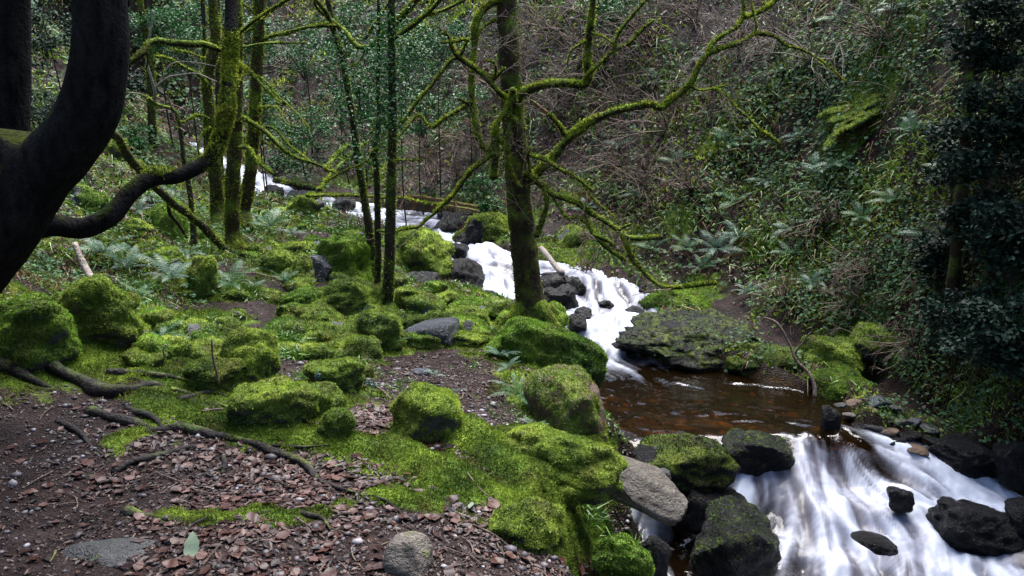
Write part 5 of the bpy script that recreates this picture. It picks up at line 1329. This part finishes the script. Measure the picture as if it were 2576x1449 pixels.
LEAF_MARKS = [(482, 1392, 'around the pale green leaf'), (280, 1410, 'by the broad half-sunk grey rock'), (1030, 1405, 'by the half-buried rock at the bottom'), (450, 1120, 'beside the curved short root'), (620, 1220, 'on open litter above the bottom root'), (800, 1150, 'beside the long crossing root'), (1000, 1110, 'left of the bright moss boulder foot'), (1100, 1180, 'in the hollow between the two moss ridges'), (1250, 1290, 'on gravel below the mossy bank'), (1440, 1400, 'on the mossy bank corner at the bottom'), (700, 1390, 'on the gravel between pale leaf and half-buried rock'), (470, 850, 'in the red leaf hollow'), (800, 1320, 'under the bottom root end'), (900, 1240, 'on gravel below the long root')]
r6 = np.random.default_rng(66)
LM = []
for k in range(14):
    V, Q = leaf_mesh(k, r6); shade_ = r6.uniform(.25, .98)
    me = mesh_data('fallen_leaf', V, Q, {'rnd': np.full(len(V), shade_)}); me.materials.append(MAT['deadleaf']); LM.append((me, shade_))
P, N = strew(300, (1 - Tridge) * lw * leaf_hot * np.minimum(kpx2, 200 ** 2) * smooth(5.2, 3.6, TV[:, 1]) + 0, r6)
for p, nn in zip(P, N):
    me, sh = LM[int(r6.integers(len(LM)))]
    o = link('fallen_leaf', me); s = r6.uniform(.036, .072)
    zax = Vector(nn + r6.normal(0, .12, 3)).normalized()
    o.matrix_world = Matrix.Translation(Vector(p + nn * .012)) @ zax.to_track_quat('Z', 'Y').to_matrix().to_4x4() @ Matrix.Rotation(r6.uniform(0, 6.28), 4, 'Z') @ Matrix.Diagonal((s, s, s, 1))
    q_ = pix(np.array([p])); a_, b_ = q_[0][0], q_[1][0]
    mark = min(LEAF_MARKS, key=lambda e: (e[0] - a_) ** 2 + (e[1] - b_) ** 2)[2]
    tag(o, f'{"dark brown" if sh < .5 else "rust brown" if sh < .8 else "pale pinkish"} fallen leaf {mark}', 'leaf', 'dead leaves strewn on the path')
V, Q = leaf_mesh(3, r6); me = mesh_data('pale_leaf', V * (1, .72, .5), Q, {'rnd': np.full(len(V), .5)}); me.materials.append(MAT['pale_leaf'])
g = G(482, 1392); o = link('pale_leaf', me); o.location = g + (0, 0, .03); o.scale = (.112,) * 3; o.rotation_euler = (0, math.radians(-38), math.radians(100))
tag(o, 'pale mint green oval leaf lying on the gravel path near the bottom', 'leaf')
for (a, b, s, lab) in ((1185, 1282, .05, 'small pale leaf on the mossy edge of the gravel'), (850, 1180, .04, 'small light green leaf beside the long root')):
    g = G(a, b); o = link('pale_leaf', me); o.location = g + (0, 0, .02); o.scale = (s,) * 3; o.rotation_euler = (.2, .1, s * 90); tag(o, lab, 'leaf')

# ------------------------------------------------------------------ ferns: fronds of paired leaflets
def frond_mesh(r, length=1.0, pairs=26, width=.36, lift=.75, droop=1.0):
    t = np.linspace(0, 1, 40)
    x = t * length * .86; z = lift * length * (t * .75 - t ** 2 * .62 * droop)
    side = r.uniform(-.08, .08) * np.sin(t * 2.4)
    C = np.stack([x, side, z], 1); parts = []
    V, Fs = tube(C[::5], np.linspace(.010, .003, len(C[::5])), 4, .12, cap=False); parts.append((V, Fs, np.full(len(V), .25)))
    tt = np.linspace(.14, .985, pairs)
    for sgn in (1, -1):
        idx = tt * 39; i0 = np.minimum(idx.astype(int), 38); f = (idx - i0)[:, None]
        p = C[i0] * (1 - f) + C[i0 + 1] * f; tg_ = norm(C[i0 + 1] - C[i0])
        ln = width * (np.sin(np.pi * np.clip(tt * .92 + .08, 0, 1)) ** .75) * (1 - .25 * tt) * .62
        d = np.stack([np.zeros(pairs), np.full(pairs, float(sgn)), np.zeros(pairs)], 1) + tg_ * .42 + np.array((0, 0, -.12)) + r.normal(0, .06, (pairs, 3))
        d = norm(d); nn = norm(np.cross(tg_, d)) * sgn
        w = (tt[1] - tt[0]) * length * .86 * .40
        b0, b1 = p - tg_ * w * .5, p + tg_ * w * .5; m0, m1 = p + d * ln[:, None] * .5 - tg_ * w * .42, p + d * ln[:, None] * .5 + tg_ * w * .5; tip = p + d * ln[:, None] + tg_ * w * .3 - np.array((0, 0, .03))
        V = np.concatenate([b0, b1, m1, m0, tip]); i = np.arange(pairs)
        parts.append((V, [np.stack([i, i + pairs, i + 2 * pairs, i + 3 * pairs], 1), np.stack([i + 3 * pairs, i + 2 * pairs, i + 4 * pairs], 1)], np.tile(np.clip(r.normal(.55, .2, pairs), 0, 1), 5)))
    V, Fs, rn = merge(parts)
    return mesh_data('frond', V, Fs, {'rnd': rn}, shade=False)
r7 = np.random.default_rng(77)
FR = {'fern': [], 'fern_blue': []}
for key in FR:
    for k in range(6):
        me = frond_mesh(r7, 1.0, 26, r7.uniform(.32, .42), r7.uniform(.45, .95), r7.uniform(.8, 1.25)); me.materials.append(MAT[key]); FR[key].append(me)

def fern(label, px, py, size, n=7, key='fern', spread=(0, 360), tilt=None, lift=.03, group=None, p=None):
    p = G(px, py) if p is None else p
    nn = ground_normal(p[0], p[1], .2)
    L = size / ppm(p)
    t = thing('fern', label, 'fern', p, group)
    for k in range(n):
        a = math.radians(spread[0] + (spread[1] - spread[0]) * (k + r7.uniform(-.35, .35)) / n)
        o = link('frond', FR[key][int(r7.integers(6))], t)
        out = Vector((math.cos(a), math.sin(a), 0)); nv = Vector(nn)
        ax = (out + nv * .0).normalized(); up_ = (Vector((0, 0, 1)) + nv * .6).normalized()
        xax = (out - up_ * out.dot(up_)).normalized(); yax = up_.cross(xax)
        R = Matrix((xax, yax, up_)).transposed().to_4x4() @ Matrix.Rotation(r7.uniform(-.6, .1), 4, 'Y') @ Matrix.Rotation(r7.uniform(-.3, .3), 4, 'X')
        s = L * r7.uniform(.7, 1.15)
        o.matrix_local = Matrix.Translation((0, 0, lift)) @ R @ Matrix.Diagonal((s, s, s, 1))
    return t
for lab, px, py, sz, n, key in [
    ('broad fern with pale fronds in front of the mossy stone by the left path', 425, 712, 75, 9, 'fern_blue'), ('fern spreading left of the mossy boulder among ferns', 500, 730, 62, 8, 'fern'), ('fern at the foot of the round yellow-green boulder', 580, 728, 62, 8, 'fern'),
    ('fern leaning beside the grey path under the beech limb', 315, 690, 60, 7, 'fern_blue'), ('pale fern below the low beech limb', 262, 650, 70, 7, 'fern_blue'), ('fern at the foot of the moss-furred trunks', 680, 582, 62, 8, 'fern'), ('small fern behind the far path', 735, 600, 34, 6, 'fern_blue'),
    ('fern beside the rightmost moss-furred trunk', 640, 575, 40, 7, 'fern_blue'), ('small fern in front of the brownish mossy boulder', 715, 722, 38, 6, 'fern'), ('fern under the long mossy boulder', 1262, 912, 46, 8, 'fern_blue'), ('drooping fern just below the long boulder', 1278, 945, 42, 4, 'fern_blue'),
    ('fern hanging off the rock block edge', 1300, 1010, 58, 8, 'fern'), ('fern on the left side of the rock block top', 1360, 1015, 44, 6, 'fern'), ('small fern under the rock block', 1345, 1095, 36, 5, 'fern'), ('tiny fern standing on the dirt path', 1092, 962, 34, 4, 'fern_blue'),
    ('bright green fern beside the red leaf hollow', 408, 870, 56, 6, 'fern'), ('small fern right of the bright moss boulder', 1150, 1005, 26, 4, 'fern_blue'), ('fern behind the low beech limb', 350, 545, 42, 7, 'fern_blue'), ('fern beside the upright dark mossy stone', 470, 655, 36, 6, 'fern_blue'),
    ('fern at the mossy mound right of the path bend', 985, 885, 40, 5, 'fern'), ('tiny fern before the slim trees', 920, 800, 26, 5, 'fern'), ('fern far behind the moss-furred trunks', 430, 510, 40, 6, 'fern_blue'), ('fern at the left edge of the far path', 385, 520, 40, 6, 'fern_blue'),
    ('fern peeking over the mossy hump at left', 350, 760, 46, 6, 'fern'), ('small fern near the grassy hollow', 640, 735, 34, 6, 'fern')]:
    fern(lab, px, py, sz * 1.45, n + 1, key, lift=.05)
RF = [(1835, 372, 44), (2060, 450, 60), (2100, 430, 48), (1800, 640, 60), (1765, 690, 56), (1985, 590, 50), (1700, 420, 44), (1860, 610, 46), (1990, 655, 48), (2490, 550, 80), (2110, 60, 50), (2260, 40, 50), (1655, 205, 40), (2330, 610, 60), (1730, 640, 44), (2010, 360, 46), (1900, 380, 40), (1930, 470, 44), (2170, 560, 50), (2040, 730, 46), (2140, 700, 50), (1880, 750, 44), (1600, 500, 36), (1560, 380, 36), (1640, 640, 38), (1780, 160, 40), (2300, 350, 60), (2420, 450, 70), (2380, 740, 64), (2540, 420, 80), (2250, 520, 50), (1470, 540, 34), (2200, 130, 46), (1330, 480, 32), (1850, 520, 44)]
WHERE = {0: 'high on', 1: 'halfway up', 2: 'low on'}
for i, (px, py, sz) in enumerate(RF):
    near_ = ['beside brambles', 'under bare twigs', 'over ivy', 'among grass'][i % 4]
    fern(f'{"pale" if i % 2 else "green"} fern {WHERE[0 if py < 300 else 1 if py < 560 else 2]} the right bank {near_}', px, py, sz * 1.5, 6 + i % 4, 'fern_blue' if i % 2 else 'fern', group='ferns on the right bank', lift=.06)

# ------------------------------------------------------------------ grass tufts
def grass_tuft(label, px, py, size, spread, n=90, mat='grassgreen', droop=.35):
    p = G(px, py); k = ppm(p); R = spread / k; L = size / k
    r = np.random.default_rng(int(px + py))
    q = r.normal(0, R * .5, (n, 2)); Pq = np.stack([p[0] + q[:, 0], p[1] + q[:, 1] * .7, np.zeros(n)], 1); Pq[:, 2] = ground_z(Pq) + .0
    d = np.stack([q[:, 0] / R * .6, q[:, 1] / R * .6, np.ones(n)], 1) + r.normal(0, .25, (n, 3))
    V, Fs, rn = blades(Pq, d, L * r.uniform(.5, 1.2, n), np.clip(1.2 * 2.5 / k, .005, .012), .5, r, droop)
    o = link('grass_tuft', mesh_data('grass_tuft', V - p, Fs, {'rnd': rn}, shade=False), None, MAT[mat]); o.location = p
    return tag(o, label, 'grass')
for lab, px, py, sz, sp, n in [('dense grass tuft hanging over the bank above the tan slab', 1462, 1240, 62, 62, 260), ('grass tuft spilling below the bank grass by the tan slab', 1500, 1290, 60, 40, 110), ('thin grass on the mossy bank at the bottom edge', 1590, 1380, 50, 30, 60),
    ('grass tuft left of the long flat mossy rock', 715, 860, 44, 40, 150), ('grass strip beside the peaked boulder', 740, 900, 42, 38, 150), ('grass among mossy lumps left of dirt path', 800, 905, 34, 40, 110), ('grass patch under ferns beyond the path bend', 615, 735, 30, 55, 200), ('grass patch behind the red leaf hollow', 365, 735, 38, 30, 130), ('low grass left of the beech fern', 320, 745, 40, 26, 80), ('grass beside the sloping mossy rock', 770, 950, 34, 34, 90), ('grass on the low mossy mound at path bend', 800, 812, 24, 24, 60), ('fine grass near the far mossy mound', 640, 585, 26, 40, 120), ('grass at the foot of the tall bright boulder', 850, 590, 22, 30, 80), ('bright grass beneath the low beech limb', 400, 545, 26, 36, 120), ('grass beside the dark beech foot', 330, 860, 40, 30, 80), ('grass right of the sloping mossy rock', 900, 915, 30, 24, 60), ('dry grass on far bank by the orange logs', 1250, 545, 34, 26, 80)]:
    grass_tuft(lab, px, py, sz, sp, n, 'straw' if 'dry' in lab else 'grassgreen')

# spruce twig lying over the moss
q = ground_path(fd, [(985, 1030), (960, 1005), (920, 982), (880, 968), (830, 965), (800, 968)], .06)
sp = thing('spruce_twig', 'fallen blue-green spruce twig lying over the moss beside the dirt path', 'twig', q[0])
limb('stem', sp, q, np.linspace(.006, .003, len(q)), MAT['twig'], 6, .03, 0, 5, 1, origin=q[0])
c = catmull(q, 60)[22:]; pp_, dd_ = [], []
for p_ in c:
    for k in range(26): pp_.append(p_ + r7.normal(0, .006, 3)); dd_.append(r7.normal(0, 1, 3) * (1, 1, .5) + (-.4, 0, .1))
for p_ in c[4::5]:
    e = p_ + np.array((-.06, r7.choice((-1, 1)) * .09, .0)); 
    for s_ in np.linspace(0, 1, 12):
        for k in range(12): pp_.append(p_ + (e - p_) * s_); dd_.append(r7.normal(0, 1, 3) * (1, 1, .5))
V, Fs, rn = tufts(np.array(pp_), np.array(dd_), .022, .006, r7)
tag(link('needles', mesh_data('needles', V - q[0], Fs, {'rnd': rn}, shade=False), sp, MAT['spruce']), kind='stuff')

# ------------------------------------------------------------------ bare twiggy shrubs on the banks
def bare_shrub(label, px, py, size, n=9, seed=0, mat='twig', lean=(0, 0, 1), levels=2, droop=.3):
    p = G(px, py); k = ppm(p); r = np.random.default_rng(seed); nn = ground_normal(p[0], p[1], .2)
    L = size / k
    t = thing('bare_shrub', label, 'shrub', p, 'bare twiggy shrubs on the banks')
    tw = twigs_from([p] * n, [np.array(lean) + nn * .7 + r.normal(0, .5, 3) for _ in range(n)], 1, L, max(.004, .9 / (k * .3975)), r, levels, droop, 3, .55)
    V, Fs, rn = merge(tw)
    tag(link('twigs', mesh_data('twigs', V - p, Fs, {'rnd': rn}), t, MAT[mat]), kind='stuff')
    return t
SH = [(1480, 150, 150, 'twig'), (1560, 260, 130, 'twig'), (1640, 120, 160, 'twig'), (1750, 60, 160, 'twig'), (1860, 120, 150, 'twig'), (1380, 80, 140, 'twig'), (1400, 260, 120, 'twig'), (1560, 420, 120, 'twig'), (1680, 330, 140, 'twig'), (1620, 480, 110, 'twig'), (1800, 260, 120, 'twig'), (1950, 120, 170, 'twig_pale'), (2040, 160, 170, 'twig_pale'), (1090, 470, 110, 'twig'), (1150, 440, 100, 'twig'), (1080, 380, 110, 'twig'), (1200, 380, 100, 'twig'), (900, 420, 110, 'twig'), (800, 380, 110, 'twig'), (1310, 560, 80, 'twig'), (1540, 640, 90, 'twig'), (1480, 690, 60, 'twig'), (2200, 690, 110, 'twig'), (2150, 780, 90, 'twig'), (2080, 560, 100, 'twig'), (1740, 480, 100, 'twig'), (2220, 100, 140, 'twig'), (2300, 880, 110, 'twig'), (640, 330, 110, 'twig'), (760, 180, 120, 'twig'), (460, 330, 90, 'twig'), (2400, 620, 120, 'twig'), (1980, 760, 80, 'twig'), (1320, 180, 130, 'twig'), (1250, 250, 110, 'twig'), (920, 250, 110, 'twig')]
for i, (px, py, sz, mt) in enumerate(SH):
    side = 'far slope' if px < 1350 else 'right bank'
    pos = 'behind the slim trees' if px < 1200 else 'behind the branching tree' if px < 1500 else 'above the cascade' if px < 1760 else 'above the flat ledge' if px < 2050 else 'above the pool'
    bare_shrub(f'{"bleached" if mt == "twig_pale" else "brown"} bare twigs on {side} {pos}, {["low", "midway", "high"][0 if py > 420 else 1 if py > 200 else 2]}', px, py, sz * 1.15, 14, 900 + i, mt, lean=(-.2 if px > 1400 else .1, -.35, .5))
# roots and vines hanging down the right bank
for i, (px, py, l, mt) in enumerate([(2270, 880, 110, 'twig'), (2290, 860, 130, 'twig'), (2255, 900, 90, 'twig'), (2060, 60, 180, 'twig_pale'), (1990, 30, 170, 'twig_pale'), (2110, 20, 150, 'twig_pale'), (2030, 20, 140, 'twig_pale')]):
    g = G(px, py); k = ppm(g); r = np.random.default_rng(i)
    d = np.array((r.normal(0, .25), -.25, -1.0 if py > 500 else -.7)); q = [g + (0, -.05, 0)]
    for s in range(6): q.append(q[-1] + (d + r.normal(0, .18, 3)) * l / k / 6)
    V, Fs = tube(np.array(q), np.linspace(3.4, 1.6, 7) / k, 5, .05, .2, 9, i)
    o = link('hanging_root', mesh_data('hanging_root', V - g, Fs), None, MAT[mt]); o.location = g
    tag(o, ['thin root dangling into the shade right of the pool', 'longest root dangling right of the pool', 'short root dangling beside the heap of stones', 'bleached root hanging high over the dark hollow', 'pale root hanging left of the dark hollow', 'pale root hanging high near the mossy outcrop', 'short pale root high above the dark hollow'][i], 'root', 'roots hanging from the right bank')

# ------------------------------------------------------------------ leafy evergreens
def leafy(name, label, px, py, Y, size, n, mat, seed, leafpx=2.6, squash=(1, .8, .8), clumps=26, cat='shrub', foot=None, trunk_w=3.5, group=None, cd=.28, flat=.3, lmin=.03, lmax=.10):
    """shrub with a short trunk, limbs and a crown of many clumped leaves"""
    r = np.random.default_rng(seed)
    c = PY(px, py, Y); k = ppm(c); R = size / k
    gz = hz(c[0], c[1] + R * .4); f = np.array((c[0], c[1] + R * .4, min(gz, c[2])))
    t = thing(name, label, cat, f, group)
    limb('trunk', t, np.array([f - (0, 0, .1), f * .6 + c * .4 + r.normal(0, .05, 3), c + (0, 0, R * .5)]), np.array([trunk_w * 1.3, trunk_w, trunk_w * .4]) * .5 / k, MAT['bark_thin'], 7, .12, .2, 6, seed, origin=f)
    cc = norm(r.normal(size=(clumps, 3))) * (r.random((clumps, 1)) ** .45) * R * np.array(squash)
    cs = R * cd * r.uniform(.5, 1.3, clumps)
    for q in cc[::3]:
        pts = np.array([c * .75 + f * .25, c + q * .5 + (0, 0, -.05 * R), c + q])
        limb('limb', t, pts, np.array([1.5, 1.2, .7]) / k, MAT['twig'], 4, .15, 0, 6, seed, origin=f, wob=.05)
    ci = r.choice(clumps, n, p=cs ** 2 / (cs ** 2).sum())
    off = r.normal(0, 1, (n, 3)) * np.array((1, 1, .55)); P = c + cc[ci] + off * cs[ci][:, None] * .6
    L = np.clip(leafpx / (k * .3975), lmin, lmax) * r.uniform(.6, 1.4, n)
    N = np.array((0, -.25, 1.0)) + r.normal(0, .55, (n, 3))
    V, Fs, rn = leafpairs(P, N, L * 1.1, L * .62, r, flat)
    tag(link('crown', mesh_data('crown', V - f, Fs, {'rnd': rn}, shade=False), t, MAT[mat]), kind='stuff')
    return t
HG = 'holly bushes on the far slopes'
for i, (px, py, Y, sz, n, lab) in enumerate([
    (395, 60, 13.5, 95, 3200, 'glossy holly crown right of the beech limb at the top'), (470, 130, 14.5, 80, 2200, 'glossy holly between the beech and the moss-furred trunks'), (640, 90, 13.5, 80, 2000, 'holly spray behind the rightmost moss-furred trunk near the top'), (650, 250, 14.5, 85, 2400, 'bluish holly behind the rightmost moss-furred trunk'), (760, 330, 15.5, 80, 1800, 'dull holly behind the bare branches left of the slim trees'),
    (760, 130, 17, 100, 1800, 'dark holly deep in the wood left of the slim trees'), (1010, 150, 11.5, 110, 3400, 'big glossy holly behind the slim trees'), (1100, 90, 12.5, 90, 2200, 'holly at the top between slim trees and branching tree'), (900, 230, 12.0, 80, 1800, 'holly leaves around the leftmost slim tree'), (1060, 280, 13, 80, 1800, 'holly below the big glossy one behind the slim trees'),
    (1215, 470, 12.6, 46, 900, 'small light holly bush by the orange logs'), (1225, 525, 12.2, 40, 700, 'low holly sprig hanging above the far mossy rock'), (1540, 40, 14.2, 85, 1800, 'holly bush at the top right of the branching tree'), (340, 350, 12.5, 50, 900, 'holly behind the beech trunk near the far water'), (540, 300, 17, 80, 1500, 'dim holly far behind the moss-furred trunks'), (560, 30, 16, 90, 1500, 'holly at the top behind the upturned limb'), (860, 60, 15, 90, 1500, 'holly at the top left of the slim trees'), (700, 420, 17, 60, 900, 'low holly over the far stream'), (1180, 250, 13.6, 60, 1000, 'holly left of the branching trunk')]):
    leafy('holly_bush', lab, px, py, Y, sz, n, 'holly', 300 + i, 2.7, group=HG)
for i, (px, py, Y, sz, n, lab) in enumerate([(110, 90, 9.5, 110, 2600, 'added dark evergreen filling the fork of the beech'), (60, 260, 8.2, 90, 1800, 'added dark shrub low in the fork of the beech'), (300, 200, 14, 80, 1600, 'dark shrub just right of the beech limb')]):  # fork shrubs added to darken a pale slope of rock and wood
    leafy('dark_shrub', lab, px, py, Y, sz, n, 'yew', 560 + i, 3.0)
# ivy climbing the slim trees
for i, (a, b, Yb, lab) in enumerate([((985, 20), (985, 330), 7.1, 'ivy climbing the stoutest slim tree'), ((960, 60), (955, 420), 7.35, 'ivy climbing the thinnest slim tree'), ((835, 60), (880, 420), 7.85, 'ivy climbing the leaning slim tree')]):
    n = 800; r = np.random.default_rng(i); t_ = r.random(n)
    A_, B2 = PY(*a, Yb), PY(*b, Yb); P = A_ + (B2 - A_) * t_[:, None] + r.normal(0, .10, (n, 3)) * (1, 1, .4)
    V, Fs, rn = leafquads(P, r.normal(0, .6, (n, 3)) + (0, -.4, .8), r.uniform(.025, .05, n), r.uniform(.015, .03, n), r, .2)
    o = link('ivy', mesh_data('ivy', V - A_, Fs, {'rnd': rn}, shade=False), None, MAT['holly']); o.location = A_; tag(o, lab, 'ivy', kind=None)
# dark evergreens over the right bank
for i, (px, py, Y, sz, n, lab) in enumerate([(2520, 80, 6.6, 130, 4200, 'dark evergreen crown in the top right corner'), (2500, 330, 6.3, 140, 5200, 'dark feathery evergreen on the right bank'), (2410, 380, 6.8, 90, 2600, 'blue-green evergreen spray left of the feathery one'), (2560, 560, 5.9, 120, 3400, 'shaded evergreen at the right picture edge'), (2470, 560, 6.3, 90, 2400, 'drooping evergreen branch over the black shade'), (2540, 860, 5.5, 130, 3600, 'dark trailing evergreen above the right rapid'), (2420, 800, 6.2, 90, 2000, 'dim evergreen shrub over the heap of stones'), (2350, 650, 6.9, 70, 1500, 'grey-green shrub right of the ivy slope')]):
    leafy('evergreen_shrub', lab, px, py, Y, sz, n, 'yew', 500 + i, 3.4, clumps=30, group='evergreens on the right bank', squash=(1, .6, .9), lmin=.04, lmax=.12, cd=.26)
base = G(2395, 880)
q = np.array([base + (0, 0, -.1), PY(2392, 780, base[1] - .1), PY(2405, 640, base[1] - .2), PY(2425, 420, base[1] - .2), PY(2440, 100, base[1]), PY(2450, -300, base[1])])
t = thing('evergreen_tree', 'slim reddish trunk standing in black shade on the right bank', 'tree', base)
limb('trunk', t, q, wid(q, 34, 22, 1.0), MAT['bark_mossy'], 12, .06, .2, 6, 9, origin=base)
q2 = np.array([q[2], PY(2440, 560, base[1] - .3), PY(2470, 515, base[1] - .4)]); limb('branch', t, q2, wid(q2, 8, 4, 1.0), MAT['twig_pale'], 6, .05, .1, 6, 9, origin=base)
shade_crown(t, base, (3.3, 3.0, 3.6), (6.2, 7.5, 5.0), 6500, 'yew', 91)  # added out of view to darken the right edge
shade_crown(bt, bb, (-5.2, .8, 3.0), (-1.3, 5.0, 4.4), 7000, 'yew', 92)  # added out of view to darken the left edge
# ------------------------------------------------------------------ labels: things that look alike are told apart by their order
_by = {}
for o in COL.objects:
    if o.parent is None and o.get('label') and o.get('kind') is None and not o.name.startswith('fallen_leaf'):
        _by.setdefault(o['label'], []).append(o)
_ord = ['first', 'second', 'third', 'fourth', 'fifth', 'sixth', 'seventh', 'eighth', 'ninth']
for lab, objs in _by.items():
    if len(objs) < 2: continue
    objs.sort(key=lambda o: pix(np.array([o.location[:]]))[0][0])
    for i, o in enumerate(objs):
        o['label'] = lab + ', ' + ('leftmost' if i == 0 else 'rightmost' if i == len(objs) - 1 else _ord[min(i, 8)] + ' from left')
for o in COL.objects:
    if o.get('label') and len(o['label'].split()) > 16: o['label'] = ' '.join(o['label'].replace(' the ', ' ').split()[:16])
